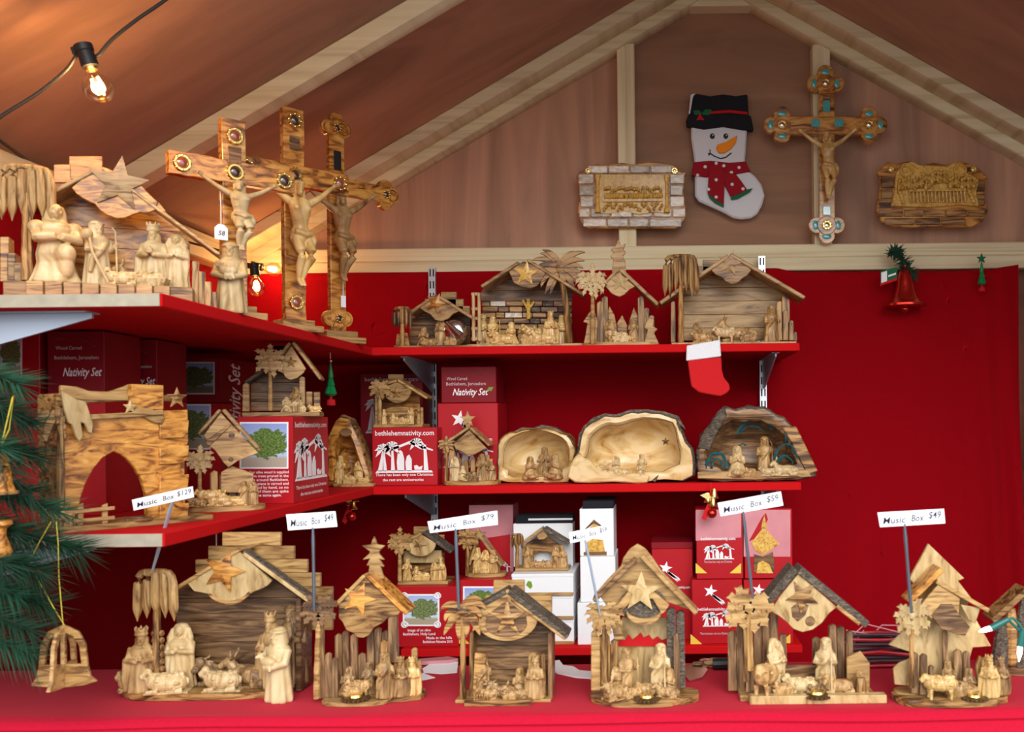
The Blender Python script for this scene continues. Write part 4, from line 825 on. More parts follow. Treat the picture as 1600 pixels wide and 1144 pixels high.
MB().tube([t.L(1575, 968), t.L(1592, 985, 3), t.L(1608, 1010, 3), t.L(1640, 1020, 8)], 2.2, 8).build('wire', 'greenplastic', t.e)
# ================================================================ crosses
def hangfig(t, px, py_head, py_feet, d, sx=1.0, m='fig_gold', sy=1.1, rz=0):
    h = t.L(px, py_head, d); f = t.L(px, py_feet, d); k = h.z - f.z
    return link('hanging_figure', pm('corpus', m), t.e, (f.x, d, f.z), math.radians(rz), (k * sx, k * sy, k))
def medal(t, x, z, d, r, gm='gem', rays=False, par=None):
    e = MB().torus((x, d - .5, z), r, r * .28, 18, 6)
    n = 14 if rays else 8
    for k in range(n):
        a = 2 * PI * k / n
        if rays: e.tube([(x + r * math.cos(a), d, z + r * math.sin(a)), (x + r * 1.55 * math.cos(a), d, z + r * 1.55 * math.sin(a))], [r * .2, .1], 5)
        else: e.ell((x + r * 1.05 * math.cos(a), d - 1, z + r * 1.05 * math.sin(a)), r * .26, 8, 6)
    o = e.build('medallion', 'gold', par or t.e); MB().ell((x, d, z), (r * .82, r * .4, r * .82), 16, 8).build('stone', gm, o)
def wavyboard(x0, x1, z0, z1, amp, rn, n=14, vert=True):
    L, R = [], []
    for k in range(n + 1):
        q = k / n
        if vert: z = z0 + (z1 - z0) * q; L.append((x0 + rn.uniform(-amp, amp) * .5, z)); R.append((x1 + rn.uniform(-amp, amp), z))
        else: x = x0 + (x1 - x0) * q; L.append((x, z1 + rn.uniform(-amp, amp))); R.append((x, z0 + rn.uniform(-amp, amp)))
    return L + R[::-1]
def cross(name, label, px, Y, H, zb, a, pw, bh, rz, m, steps, tre=None, seed=0, base0=0):
    """standing cross: H height, zb beam height, a half beam, pw post width (all metres)"""
    t = T(name, label, 'cross', px, ZU, Y, rz); s = t.s; rn = random.Random(seed); k = 1 / s; th = .014 * k
    H, zb, a, pw, bh = H * k, zb * k, a * k, pw * k, bh * k; z0 = 0
    for w, dd, hh in steps: w, dd, hh = w * k, dd * k, hh * k; MB().span(-w / 2, w / 2, -dd / 2 + th / 2, dd / 2 + th / 2, z0, z0 + hh).build('base_step', 'tan', t.e, 1); z0 += hh
    if tre: z0b = z0 + .028 * k
    MB().prism(wavyboard(-pw / 2, pw / 2, z0, H, .9 if not tre else .15, rn), 0, th).build('upright', m, t.e, 1)
    MB().prism(wavyboard(-a, a, zb - bh / 2, zb + bh / 2, 1.2 if not tre else .2, rn, 16, False), -1.2, th - 1.5).build('crossbar', m, t.e, 1)
    if tre:
        R = tre * k
        for cx_, cz_, ax in ((0, H - R * .6, 'u'), (-a + R * .5, zb, 'l'), (a - R * .5, zb, 'r'), (0, z0 + R * 1.6, 'd')):
            for dx, dz in ((R * .95, 0), (-R * .95, 0), (0, R * .95), (0, -R * .95)):
                if (ax == 'u' and dz < 0) or (ax == 'd' and dz > 0) or (ax == 'l' and dx > 0) or (ax == 'r' and dx < 0): continue
                c = MB(); c.prism([(cx_ + dx + R * math.cos(q), cz_ + dz + R * math.sin(q)) for q in (2 * PI * i / 18 for i in range(18))], .5, th - .5); c.build('trefoil_lobe', m, t.e, .8)
                e = MB().torus((cx_ + dx, .4, cz_ + dz), R * .72, R * .10, 16, 6); e.build('lobe_ring', 'olive_o', t.e)
            medal(t, cx_, cz_, -1.5, R * .42)
    return t, k, zb, a, z0, H
t, k, zb, a, z0, H = cross('standing_cross', 'nearest standing cross with jewelled medallions and a white price tag', 369, 1.335, .279, .205, .086, .033, .031, 46, 'cross', ((.074, .050, .010), (.050, .036, .009)), seed=1)
for x, z, g, r in ((0, H - .024 * k, 'gem_red', False), (-a + .016 * k, zb, 'gem_red', False), (a - .016 * k, zb, 'gem', False), (0, zb, 'gem', True)): medal(t, x, z, -2, .0095 * k, g, r)
MB().span(-.009 * k, .009 * k, -2, 0, H - .062 * k, H - .038 * k).build('title_plaque', 'brown', t.e, .6)
hangfig(t, 372, 282, 392, -5, 1.35, 'fig_cream', 1.2); 
p0 = t.L(344, 292, -4); tg = MB().tube([p0, p0 + Vector((0, -2, -28)), p0 + Vector((0, -2, -58))], .9, 6); tg.build('tag_string', 'cord', t.e)
q = p0 + Vector((0, -2, -58)); tgo = MB().prism([(q.x - 10, q.z - 24), (q.x + 10, q.z - 24), (q.x + 10, q.z - 6), (q.x + 4, q.z), (q.x - 4, q.z), (q.x - 10, q.z - 6)], q.y - .5, q.y + .5).build('price_tag', 'paper', t.e)
o = text('58', 10, 'ink', 'lettering', tgo, .2, 0, .1); o.location = (q.x, q.y - .8, q.z - 14)
t, k, zb, a, z0, H = cross('standing_cross', 'tallest squared standing cross in the middle, with a stone near its foot', 463, 1.52, .355, .248, .092, .034, .034, 46, 'cross', ((.075, .052, .010), (.052, .038, .009)), seed=2)
for x, z, g, r in ((0, H - .020 * k, 'gem', False), (-a + .016 * k, zb, 'gem', False), (a - .016 * k, zb, 'gem_red', False), (0, zb, 'gem', True), (0, z0 + .028 * k, 'gem_red', False)): medal(t, x, z, -2, .0095 * k, g, r)
MB().span(-.008 * k, .008 * k, -2, 0, H - .066 * k, H - .044 * k).build('title_plaque', 'brown', t.e, .6)
hangfig(t, 463, 282, 448, -5, .95, 'fig_gold', 1.2)
t, k, zb, a, z0, H = cross('standing_cross', 'rearmost standing cross with clover shaped ends and a white price slip', 530, 1.735, .398, .285, .105, .029, .030, 46, 'cross', ((.085, .056, .011), (.060, .042, .011)), .0145, seed=3)
MB().span(-.007 * k, .007 * k, -2, 0, H - .085 * k, H - .05 * k).build('title_plaque', 'black', t.e, .6); medal(t, 0, zb, -2, .009 * k, 'gem')
hangfig(t, 530, 300, 440, -5, 1.0, 'fig_tan', 1.2)
q = t.L(536, 430, -8); MB().tube([q, q + Vector((0, 0, -32))], .8, 6).build('tag_string', 'cord', t.e); MB().span(q.x - 4, q.x + 4, q.y - .5, q.y + .5, q.z - 50, q.z - 32).build('price_tag', 'paper', t.e)
# ---- crucifix on the wall
t = T('wall_cross', 'clover ended cross with turquoise inlay hanging on the gable stud', 'cross', 1291, 0, 2.110, 0, py=205)
t.p('upright', 'cross', [(1279, 135), (1304, 135), (1305, 345), (1280, 345)], 0, 12, 1); t.p('crossbar', 'cross', [(1228, 182), (1356, 182), (1356, 210), (1228, 210)], -1, 10, 1)
for cx_, cy_, skip in ((1290, 130, 'd'), (1222, 195, 'r'), (1358, 195, 'l'), (1292, 352, 'u')):
    for dx, dy, w in ((-16, 0, 'l'), (16, 0, 'r'), (0, -16, 'u'), (0, 16, 'd')):
        if w == skip: continue
        t.p('clover_lobe', 'cross', arc(cx_ + dx, cy_ + dy, 13, 13, 0, 360, 18)[:-1], 0, 11, 1)
        c = t.L(cx_ + dx * 1.1, cy_ + dy * 1.1, 0); MB().ell((c.x, 0, c.z), (7.5 if dy else 4.6, 1.6, 4.6 if dy else 7.5), 14, 6).build('shell_inlay', 'teal', t.e)
    t.p('clover_centre', 'cross', arc(cx_, cy_, 15, 15, 0, 360, 18)[:-1], -1.2, 10, 1); c = t.L(cx_, cy_, -1.2); medal(t, c.x, c.z, -1.6, 6, 'silver')
for pl in ([(1286, 157), (1297, 157), (1297, 175), (1286, 175)], [(1268, 186), (1281, 186), (1281, 198), (1268, 198)], [(1304, 186), (1318, 186), (1318, 198), (1304, 198)], [(1286, 322), (1298, 322), (1298, 336), (1286, 336)]): t.p('shell_inlay', 'teal', pl, -2, -.5, .5)
t.p('title_plaque', 'brown', [(1286, 150), (1298, 150), (1298, 156), (1286, 156)], -2, 0)
hangfig(t, 1293, 206, 312, -4, 1.0, 'fig_gold', 1.1)
# ---- carved plaques on the gable
def plaque(label, px, py, outline, rows, relief, bm, seed, frame=None):
    t = T('wall_plaque', label, 'plaque', px, 0, 2.118, 0, py=py); rn = random.Random(seed); t.p('backboard', 'olive_o', outline, 0, 9, 1.5)
    for y0, y1, xs in rows:
        for x0, x1 in zip(xs, xs[1:]): t.p('brick', bm, [(x0 + 1, y0 + 1), (x1 - 1, y0 + 1), (x1 - 1.2, y1 - 1), (x0 + 1.2, y1 - 1)], -rn.uniform(2.2, 4), 1, 1)
    return t
t = plaque('wall plaque of pearly bricks around a golden relief between two scroll columns', 986, 305, [(904, 270), (918, 262), (932, 256), (950, 258), (970, 254), (990, 257), (1012, 253), (1032, 254), (1052, 258), (1066, 270), (1072, 268), (1068, 300), (1073, 330), (1070, 345), (1056, 357), (990, 356), (920, 357), (906, 348), (902, 330), (906, 300), (900, 275)],
    [(258, 271, [918, 950, 984, 1016, 1050]), (271, 288, [903, 928]), (271, 288, [1046, 1070]), (289, 306, [904, 929]), (289, 306, [1046, 1068]), (306, 324, [906, 928]), (306, 324, [1046, 1070]), (325, 340, [904, 922, 954, 988, 1020, 1050, 1072]), (341, 355, [910, 948, 982, 1014, 1066])], None, 'stone', 1)
t.p('relief_ground', 'gild', [(930, 272), (1046, 272), (1042, 300), (1046, 334), (1020, 332), (1000, 336), (975, 331), (950, 335), (930, 333), (934, 300)], -4, 2, 1)
for x in (934, 1042):
    a, b = t.L(x, 274, -6), t.L(x, 332, -6); MB().tube([a, a.lerp(b, .1), a.lerp(b, .2), a.lerp(b, .8), a.lerp(b, .92), b], [5, 4, 2.6, 2.8, 4.5, 5], 10).build('scroll_column', 'gild', t.e)
rn = random.Random(8); mb = MB(); c0 = t.L(944, 300, -4); c1 = t.L(1034, 300, -4)
for k in range(26): x = c0.x + (c1.x - c0.x) * (k + .5) / 26; mb.ell((x, -7, c0.z - rn.uniform(-6, 1)), (2.3, 3.2, 3), 8, 6); mb.ell((x + rn.uniform(-1, 1), -6, c0.z - 7), (2.8, 3.4, 5), 8, 6)
mb.span(c0.x - 1, c1.x + 1, -8, -3, c0.z - 16, c0.z - 12)
for k in range(30): x = c0.x + (c1.x - c0.x) * k / 29; mb.ell((x, -5, c0.z - rn.uniform(18, 30)), (2.4, 3.6, 3.4), 8, 6)
for k in range(9): x = c0.x + (c1.x - c0.x) * k / 8; mb.span(x - .5, x + .5, -5, -3, c0.z + 4, c0.z + 24)
mb.build('carved_figures', 'gild', t.e)['kind'] = 'stuff'
for x in (919, 1054): c = t.L(x, 267, -4); medal(t, c.x, c.z, -4, 4, 'silver')
t = plaque('wall plaque of plain brown bricks with a bulging golden table relief, at right', 1457, 305, [(1370, 268), (1380, 260), (1388, 252), (1400, 256), (1420, 252), (1440, 258), (1460, 254), (1480, 258), (1500, 252), (1516, 256), (1528, 262), (1543, 276), (1538, 300), (1544, 330), (1536, 346), (1518, 355), (1400, 355), (1378, 346), (1368, 330), (1374, 300), (1376, 285)],
    [(276, 294, [1376, 1398]), (295, 311, [1376, 1396]), (312, 326, [1373, 1394]), (280, 300, [1520, 1540]), (302, 322, [1522, 1540]), (327, 339, [1372, 1412, 1444, 1478, 1512, 1540]), (340, 352, [1382, 1430, 1470, 1510])], None, 'olive', 2)
t.p('relief_ground', 'gild', [(1400, 272), (1410, 256), (1426, 252), (1438, 258), (1480, 260), (1492, 253), (1506, 256), (1512, 270), (1530, 280), (1526, 300), (1530, 322), (1500, 320), (1450, 324), (1392, 322), (1398, 300)], -5, 2, 1.2)
mb = MB(); c0 = t.L(1402, 282, -5); c1 = t.L(1522, 282, -5)
for k in range(26): x = c0.x + (c1.x - c0.x) * (k + .5) / 26; z = c0.z + rn.uniform(-2, 14) * (1 - abs(k - 12.5) / 17) - 2; dd = -9 - 3 * (k % 2); mb.ell((x, dd, z), (2.9, 3.4, 3.6), 8, 6); mb.ell((x + rn.uniform(-1, 1), dd + 1, z - 9), (3.6, 4, 7), 8, 6); mb.tube([(x - 3, dd - 2, z - 6), (x + 4, dd - 5, z - 11)], 1.5, 6)
for s in (0, 1): x = c0.x + 14 if not s else c1.x - 22; mb.torus((x, -6, c0.z + 14), 9, 2.2, 16, 6)
mb.span(c0.x + 16, c1.x - 14, -11, -4, c0.z - 19, c0.z - 15)
for k in range(16): x = c0.x + 18 + (c1.x - c0.x - 34) * k / 15; mb.tube([(x, -8, c0.z - 19), (x + 1, -9, c0.z - 36)], 1.8, 6)
for k in range(10): x = c0.x + (2 + k * 1.6 if k < 5 else c1.x - c0.x - 10 + (k - 5) * 2); mb.ell((x, -7, c0.z - 14 - (k % 5) * 5), (3.4, 3, 4), 8, 6)
mb.build('carved_figures', 'gild', t.e)['kind'] = 'stuff'
for x in (1392, 1521): c = t.L(x, 265, -3); medal(t, c.x, c.z, -3, 4, 'goldfoil')
# ---- snowman stocking
t = T('snowman_stocking', 'white felt snowman stocking with black hat and red spotted scarf on the gable', 'stocking', 1130, 0, 2.148, 0, py=250)
t.p('stocking', 'felt_white', [(1080, 190), (1168, 196), (1166, 225), (1164, 252), (1168, 265), (1180, 275), (1190, 288), (1195, 305), (1191, 320), (1184, 333), (1174, 340), (1160, 342), (1146, 340), (1130, 331), (1110, 322), (1092, 314), (1086, 305), (1086, 280), (1085, 250), (1080, 215)], -4, 8, 2.5)
t.p('hat_crown', 'felt_black', [(1083, 150), (1088, 146), (1110, 150), (1130, 147), (1150, 150), (1168, 147), (1170, 182), (1078, 180)], -7, 6, 1.5); t.p('hat_lining', 'felt_white', [(1079, 148), (1087, 145), (1084, 150), (1079, 178), (1076, 178)], -4, 6, .5)
t.p('hat_brim', 'felt_black', [(1076, 178), (1173, 180), (1175, 188), (1178, 203), (1160, 202), (1130, 197), (1100, 201), (1073, 196), (1072, 188)], -10, 4, 1.5)
t.p('hat_band', 'felt_red', [(1110, 174), (1140, 172), (1168, 175), (1168, 179), (1140, 176), (1110, 178)], -8.4, -6.5, 0)
for pl, m in (([(1083, 173), (1092, 172), (1098, 178), (1096, 188), (1086, 183)], 'felt_green'), ([(1096, 178), (1102, 171), (1112, 171), (1108, 182), (1098, 186)], 'felt_green'), ([(1088, 188), (1094, 177), (1097, 183), (1101, 188), (1094, 187)], 'felt_red')): t.p('holly', m, pl, -9.5 - (m == 'felt_red'), -7, 0)
for x in (1113, 1134): c = t.L(x, 213, -4); e = MB().ell((c.x, -4.6, c.z), (3.8, 1.8, 4.4), 14, 8).build('eye', 'black', t.e); MB().ell((c.x + .8, -6.6, c.z + 1), (1, .5, 1.1), 8, 6).build('glint', 'print', e)
t.p('carrot_nose', 'orange', [(1152, 211), (1150, 222), (1143, 232), (1132, 239), (1123, 239), (1119, 231), (1121, 226), (1134, 222), (1144, 216)], -8, -3.5, .8)
MB().tube([t.L(a, b, -4.6) for a, b in ((1106, 240), (1110, 240), (1116, 244), (1126, 248), (1134, 246), (1143, 239))], 1, 6).tube([t.L(a, b, -4.6) for a, b in ((1109, 234), (1110, 240), (1107, 243))], 1, 6).build('mouth', 'black', t.e)
t.p('scarf_wrap', 'scarf', [(1084, 253), (1110, 251), (1140, 254), (1165, 252), (1173, 268), (1150, 272), (1125, 272), (1104, 277), (1081, 274)], -7, 4, 1.2)
t.p('scarf_end', 'scarf', [(1108, 256), (1131, 254), (1133, 275), (1131, 320), (1118, 312), (1106, 302)], -10, -6, 1); t.p('scarf_end', 'scarf', [(1128, 268), (1150, 272), (1160, 285), (1168, 297), (1155, 303), (1142, 308), (1134, 292)], -9.5, -6, 1)
t.p('scarf_fringe', 'felt_green', [(1106, 301), (1131, 320), (1131, 324), (1117, 317), (1108, 308)], -9, -7, 0); t.p('scarf_fringe', 'felt_green', [(1142, 307), (1168, 296), (1176, 294), (1172, 300), (1152, 311), (1142, 312)], -8.6, -7, 0)
for i, (x, y) in enumerate(((1102, 260), (1119, 255), (1143, 269), (1155, 261), (1090, 273), (1119, 281), (1144, 288), (1161, 295), (1107, 296), (1119, 308), (1131, 259))): c = t.L(x, y, -10); MB().ell((c.x, -10 if 1104 < x < 1134 and y > 254 else (-9.6 if y > 280 else -7.2), c.z), (2.6, .8, 2.6), 12, 6).build('spot', 'felt_white', t.e)
# ---- bell and small tree on the beam
t = T('bell_ornament', 'shiny red bell with green garland and striped tag on the beam', 'ornament', 1414, 0, 2.075, 0, py=458); rn = random.Random(3)
MB().lathe([(.5, 38), (5, 37), (8, 33), (11, 26), (13, 14), (16, 2), (20, -8), (27, -14), (33, -18), (33, -21), (28, -22), (20, -22)], n=32).build('bell', 'redmetal', t.e); MB().ell((0, 0, -25), (7, 7, 6)).build('clapper', 'redmetal', t.e); MB().ell((0, 0, 42), 4).build('bead', 'redmetal', t.e)
mb = MB()
for k in range(260):
    u = rn.random(); cx_ = -22 + 34 * u; cz_ = 62 - 28 * u + 10 * math.sin(u * 5); a = rn.uniform(0, 2 * PI); b = rn.uniform(-1, 1); ln = rn.uniform(8, 15)
    mb.tube([(cx_, 0, cz_), (cx_ + ln * math.cos(a), ln * b, cz_ + ln * math.sin(a))], [1.5, .3], 4)
mb.tube([(-22, 2, 68), (-12, 2, 60), (6, 2, 46), (0, 0, 36)], 2.2, 6); mb.build('garland_needles', 'greenfir', t.e)['kind'] = 'stuff'
g = t.p('tag', 'felt_green', [(1376, 424), (1402, 417), (1402, 437), (1376, 446)], -14, -13, 0); t.p('tag_stripe', 'print', [(1377, 426), (1386, 423), (1386, 440), (1377, 443)], -14.6, -14, 0, g); t.p('tag_stripe', 'felt_red', [(1375, 443), (1402, 434), (1402, 438), (1375, 447)], -14.6, -14, 0, g); t.p('tag_stripe', 'print', [(1388, 430), (1400, 426), (1400, 429), (1388, 433)], -14.6, -14, 0, g)
def glasstree(t, k, star=True):
    MB().lathe([(.5, 40 * k), (2 * k, 30 * k), (4 * k, 16 * k), (3 * k, 14 * k), (6 * k, 4 * k), (5 * k, 2 * k), (9 * k, -9 * k), (6 * k, -12 * k), (2 * k, -13 * k)], n=16, wob=lambda a, z: 1 + .12 * math.sin(7 * a + z)).build('tree_body', 'greenbright', t.e)
    MB().lathe([(2 * k, -12 * k), (2 * k, -17 * k), (6 * k, -18 * k), (6.5 * k, -26 * k), (3 * k, -27 * k)], n=14).build('red_pot', 'felt_red', t.e)
t = T('tree_ornament', 'little green tree ornament with a star on the beam at right', 'ornament', 1534, 0, 2.085, 0, py=436); glasstree(t, .75)
MB().star((0, 32), 8, 3.2, -1.5, 1.5).build('star', 'felt_green', t.e)
t = T('tree_ornament', 'green glass tree ornament hanging on a cord by the stable on the tall box', 'ornament', 517, 0, 1.74, 0, py=606); glasstree(t, 1.05); MB().tube([(0, 0, 40), (-1, 0, 78)], .9, 6).build('cord', 'cord', t.e); MB().ell((0, 0, 42), 3).build('hook', 'gold', t.e)
# ---- small red stocking on the shelf edge
t = T('small_stocking', 'small red stocking with white cuff hanging from the uppermost back shelf', 'stocking', 1106, 0, YSF - .004, 0, py=560)
t.p('stocking', 'felt_red', [(1074, 560), (1127, 558), (1128, 578), (1131, 590), (1139, 600), (1141, 608), (1136, 614), (1126, 619), (1112, 617), (1092, 613), (1080, 604), (1078, 590)], -5, 1, 1.5)
t.p('cuff', 'felt_white', [(1073, 540), (1072, 564), (1127, 557), (1125, 531)], -7, 1.8, 1.2)
# ================================================================ uppermost back shelf
t = T('wooden_stable', 'smallest brown stable with a bag inside on the uppermost back shelf', 'stable', 676, ZU, 1.90, 0, 'stables on the uppermost back shelf')
t.base('olive', 616, 738, -12, 50, 6)
stair(t, [(689, 713, 456, 478), (664, 724, 467, 488), (652, 734, 478, 500)], 'tan', 50, 56); planks(t, [(640, 540), (640, 492), (681, 462), (735, 498), (735, 540)], 5, 42, 48, 'brown', seed=3)
roof(t, (640, 492), (681, 464), -4, 46, 5, 'tan'); roof(t, (681, 464), (737, 499), -4, 46, 5, 'tan'); t.p('gable_board', 'tan', [(681, 464), (655, 481), (664, 487), (672, 491), (680, 500), (690, 502), (700, 498), (708, 490), (718, 486), (712, 482)], -2, 3)
stars(t, 681, 474, 17, -2, 'olive_o', .4); palm(t, 628, 542, 497, 30, -8, 8, 'olive', 'olive_v', 'comb', 5, 5)
t.p('low_wall', 'olive', [(618, 541), (620, 522), (636, 520), (640, 541)], 6, 12); MB().ell((t.X(712, 6), 8, 28), (20, 12, 22)).tube([(t.X(700, 0), -4, 42), (t.X(722, 0), -6, 20)], [3, 7], 8).build('wrapped_bag', 'felt_white' if 0 else 'silver', t.e)
for k, px, d, h, z in (('kneel', 664, 4, 30, 6), ('mary', 690, 8, 42, 6), ('crib', 706, -6, 14, 6), ('sheep', 672, -4, 14, 6)): mini(t, k, px, z, d, h, 0, 'fig_tan')
t = T('wooden_stable', 'wide stable with golden plank wall and big fanned palm on the uppermost back shelf', 'stable', 822, ZU, 1.90, 0, 'stables on the uppermost back shelf')
t.base('cream', 731, 912, -10, 60, 7)
planks(t, [(752, 470), (752, 455), (800, 424), (850, 420), (894, 450), (894, 470)], 3, 48, 54, 'brown', seed=8)
rn = random.Random(9)
for k in range(7):
    x = 752 - rn.uniform(0, 14)
    while x < 894:
        w = rn.uniform(14, 30); a, b = max(752, x), min(894, x + w); x += w
        if b - a > 4: t.p('stone_brick', rn.choice(('olive', 'brown', 'stone', 'bark', 'olive')), [(a + .6, 470 + k * 9 + .6), (b - .6, 470 + k * 9 + .6), (b - .6, 479 + k * 9 - .6), (a + .6, 479 + k * 9 - .6)], 46 - rn.uniform(0, 2.5), 54, .7)
for y in (457, 480, 495, 511, 527): t.p('fence_rail', 'cream', [(736, y), (751, y), (751, y + 5), (736, y + 5)], 2, 7)
posts(t, [(740, 457, 533, 5, -2, 3), (749, 457, 533, 5, -2, 3)], 'cream', 'fence_post')
roof(t, (753, 450), (812, 412), -4, 52, 5, 'tan'); roof(t, (822, 408), (910, 462), -4, 52, 5, 'tan')
t.p('gable_board', 'olive', [(795, 424), (818, 408), (840, 416), (853, 424), (848, 436), (840, 446), (828, 451), (815, 449), (802, 441)], -2, 3); stars(t, 822, 428, 20, -2, 'gild', .1)
palm(t, 890, 536, 418, 44, 2, 12, 'olive', 'olive_v', n=16, seed=31, lean=-15, droop=1.2, fw=.20, teeth=0); 
rn = random.Random(2); mb = MB()
for k in range(7): mini(t, ('king', 'joseph', 'kneel', 'mary', 'sheep_up', 'king', 'shepherd')[k], (757, 772, 800, 818, 838, 862, 880)[k], 7, 20 - (k % 3) * 8, (50, 46, 36, 34, 26, 52, 48)[k], rn.uniform(-30, 30), 'fig_gold')
for k, px, h in (('cow', 785, 22), ('donkey', 848, 24), ('crib', 828, 16), ('sheep', 770, 15), ('sheep', 858, 15)): mini(t, k, px, 7, -2, h, 0, 'fig_gold')
c = t.L(826, 485, 40); MB().tube([(c.x, 38, c.z + 18), (c.x, 38, c.z - 14)], 3, 6).tube([(c.x, 38, c.z), (c.x - 9, 38, c.z + 16)], 2, 6).tube([(c.x, 38, c.z), (c.x + 9, 38, c.z + 14)], 2, 6).build('carved_branch', 'gild', t.e)
t = T('wooden_stable', 'narrow stable with a tall star tower on the uppermost back shelf', 'stable', 968, ZU, 1.868, 0, 'stables on the uppermost back shelf')
t.base('tan', 908, 1030, -14, 46, 6, 1)
t.p('star_tower', 'tan', [(956, 430), (958, 405), (953, 400), (959, 395), (954, 390), (961, 385), (966, 374), (971, 384), (978, 380), (974, 390), (978, 394), (973, 400), (977, 408), (978, 430)], 6, 12)
roof(t, (943, 448), (966, 424), -4, 40, 5, 'tan'); roof(t, (966, 422), (1026, 478), -4, 42, 6, 'tan'); t.p('gable_board', 'tan', [(966, 424), (944, 446), (950, 452), (955, 458), (962, 462), (968, 464), (976, 460), (984, 452), (992, 448)], -2, 3); stars(t, 969, 440, 16, -2, 'cream')
palm(t, 926, 538, 438, 30, -8, 8, 'cream', 'tan', n=11, seed=17, droop=2.1, fw=.27)
for k, (px, y0, y1) in enumerate(((938, 470, 538), (946, 462, 538), (1002, 462, 538), (1010, 480, 538), (1018, 492, 538))): posts(t, [(px, y0, y1, 11, 10 + k * 2, 16 + k * 2)], 'olive_v')
for pl in ([(948, 538), (946, 500), (952, 478), (960, 492), (964, 512), (962, 538)], [(982, 538), (982, 505), (990, 480), (998, 496), (1002, 538)], [(966, 538), (964, 505), (972, 492), (980, 508), (980, 538)]): t.p('fir_cutout', 'olive', pl, 20, 25)
t.p('palm_side', 'tan', [(1006, 538), (1012, 515), (1006, 512), (1014, 495), (1022, 500), (1020, 510), (1028, 514), (1022, 520), (1030, 538)], -2, 4); t.p('palm_side', 'olive', [(912, 538), (918, 505), (911, 503), (926, 480), (934, 500), (932, 538)], 4, 9)
for k, px, h, m in (('mary', 954, 36, 'fig_tan'), ('joseph', 991, 38, 'fig_tan'), ('crib', 972, 18, 'fig_cream'), ('sheep', 960, 14, 'fig_tan'), ('sheep', 985, 14, 'fig_tan')): mini(t, k, px, 6, 4 - (h < 20) * 8, h, 0, m)
t = T('wooden_stable', 'widest stable with a starred gable over a pale plank wall on the uppermost back shelf', 'stable', 1142, ZU, 1.90, 0, 'stables on the uppermost back shelf')
t.base('cream', 1050, 1246, -12, 56, 6)
stair(t, [(1098, 1140, 406, 425), (1084, 1120, 416, 440)], 'tan', 54, 60); planks(t, [(1068, 532), (1068, 452), (1138, 408), (1230, 458), (1230, 532)], 6, 48, 54, 'tan', seed=12)
roof(t, (1033, 476), (1140, 402), -6, 52, 6, 'tan'); roof(t, (1140, 400), (1256, 468), -6, 52, 6, 'tan')
t.p('gable_board', 'olive', [(1140, 401), (1110, 421), (1118, 429), (1127, 433), (1134, 440), (1143, 444), (1153, 442), (1160, 435), (1168, 430), (1174, 422), (1164, 412)], -3, 3); stars(t, 1141, 411, 21, -3, 'tan', .25)
palm(t, 1064, 535, 430, 56, -10, 10, 'olive', 'olive_v', 'comb', 7, 6, seed=5)
posts(t, [(1052, 470, 535, 8, 10, 16), (1218, 470, 532, 9, 8, 14), (1228, 484, 532, 9, 10, 16), (1237, 500, 532, 8, 12, 18), (1243, 518, 533, 6, 14, 20)], 'olive_v'); t.p('side_wall', 'olive_v', [(1222, 530), (1222, 462), (1234, 468), (1234, 530)], 20, 50)
for k, px, h, m, d in (('joseph', 1207, 58, 'fig_tan', 4), ('sheep', 1098, 20, 'fig_tan', 0), ('kneel', 1120, 28, 'fig_cream', 10), ('mary', 1090, 34, 'fig_tan', 16), ('donkey', 1152, 38, 'fig_tan', 10), ('crib', 1170, 18, 'fig_brown', 0), ('cow', 1108, 22, 'fig_tan', 6), ('sheep_up', 1133, 22, 'fig_cream', -4)): mini(t, k, px, 6, d, h, 0, m)
# ================================================================ big nativity on the near left shelf
RZ = 22; YC = 1.165
t = T('carved_stable', 'large stable with a slanted star on the near end of the uppermost left shelf', 'stable', 178, ZU, YC, RZ); s0 = t
hb = .022 / t.s
a_, b_ = t.X(8, -30), t.X(304, -30)
MB().span(a_, b_, -34, 66, 0, hb).build('base', 'olive', t.e, 1)
for k in range(8): x = a_ + 30 + (b_ - a_ - 60) * k / 8; MB().span(x, x + 22, -40, -34, 2, hb).build('base_block', 'tan', t.e, .8)
planks(t, [(70, 442), (74, 308), (165, 262), (250, 318), (296, 380), (296, 455)], 6, 56, 62, 'olive_o', seed=4)
stair(t, [(84, 112, 257, 285), (108, 160, 244, 280)], 'tan', 62, 70)
roof(t, (66, 312), (150, 268), -6, 60, 6, 'tan'); roof(t, (158, 264), (342, 400), -6, 34, 5, 'tan')
t.p('gable_board', 'olive_o', [(141, 268), (112, 293), (119, 302), (130, 310), (140, 315), (148, 318), (156, 328), (168, 336), (182, 341), (196, 340), (208, 335), (217, 332), (230, 333), (242, 328), (247, 316), (232, 302), (215, 284), (165, 262)], -3, 4)
stars(t, 186, 287, 44, -4, 'tan', .12, 7)
palm(t, 42, 438, 302, 74, -14, 18, 'tan', 'olive_v', 'comb', 6, 8, seed=7)
for px, y0, y1 in ((8, 370, 440), (18, 395, 440), (28, 410, 440)): t.p('stepped_block', 'olive', [(px - 8, y1), (px + 6, y1), (px + 6, y0), (px - 8, y0)], 8, 40)
stair(t, [(300, 310, 408, 476), (310, 320, 424, 480), (320, 330, 440, 484), (330, 339, 456, 487)], 'olive_v', 6, 22)
FT = 'loose carved figures on the uppermost left shelf'
def tfig(label, k, px, d, h, rz, m='fig_cream', z=None, wid=1.0):
    q = Matrix.Rotation(s0.rz, 3, 'Z') @ (Vector((s0.X(px, d), d, 0)) * s0.s) + s0.O
    t = figure(label, k, 0, 0, 1, 1, 0, m, FT); t.location = q + Vector((0, 0, 0.022 if z is None else z)); t.rotation_euler = (0, 0, math.radians(rz)); t.scale = (h * s0.s * wid, h * s0.s * wid, h * s0.s); return t
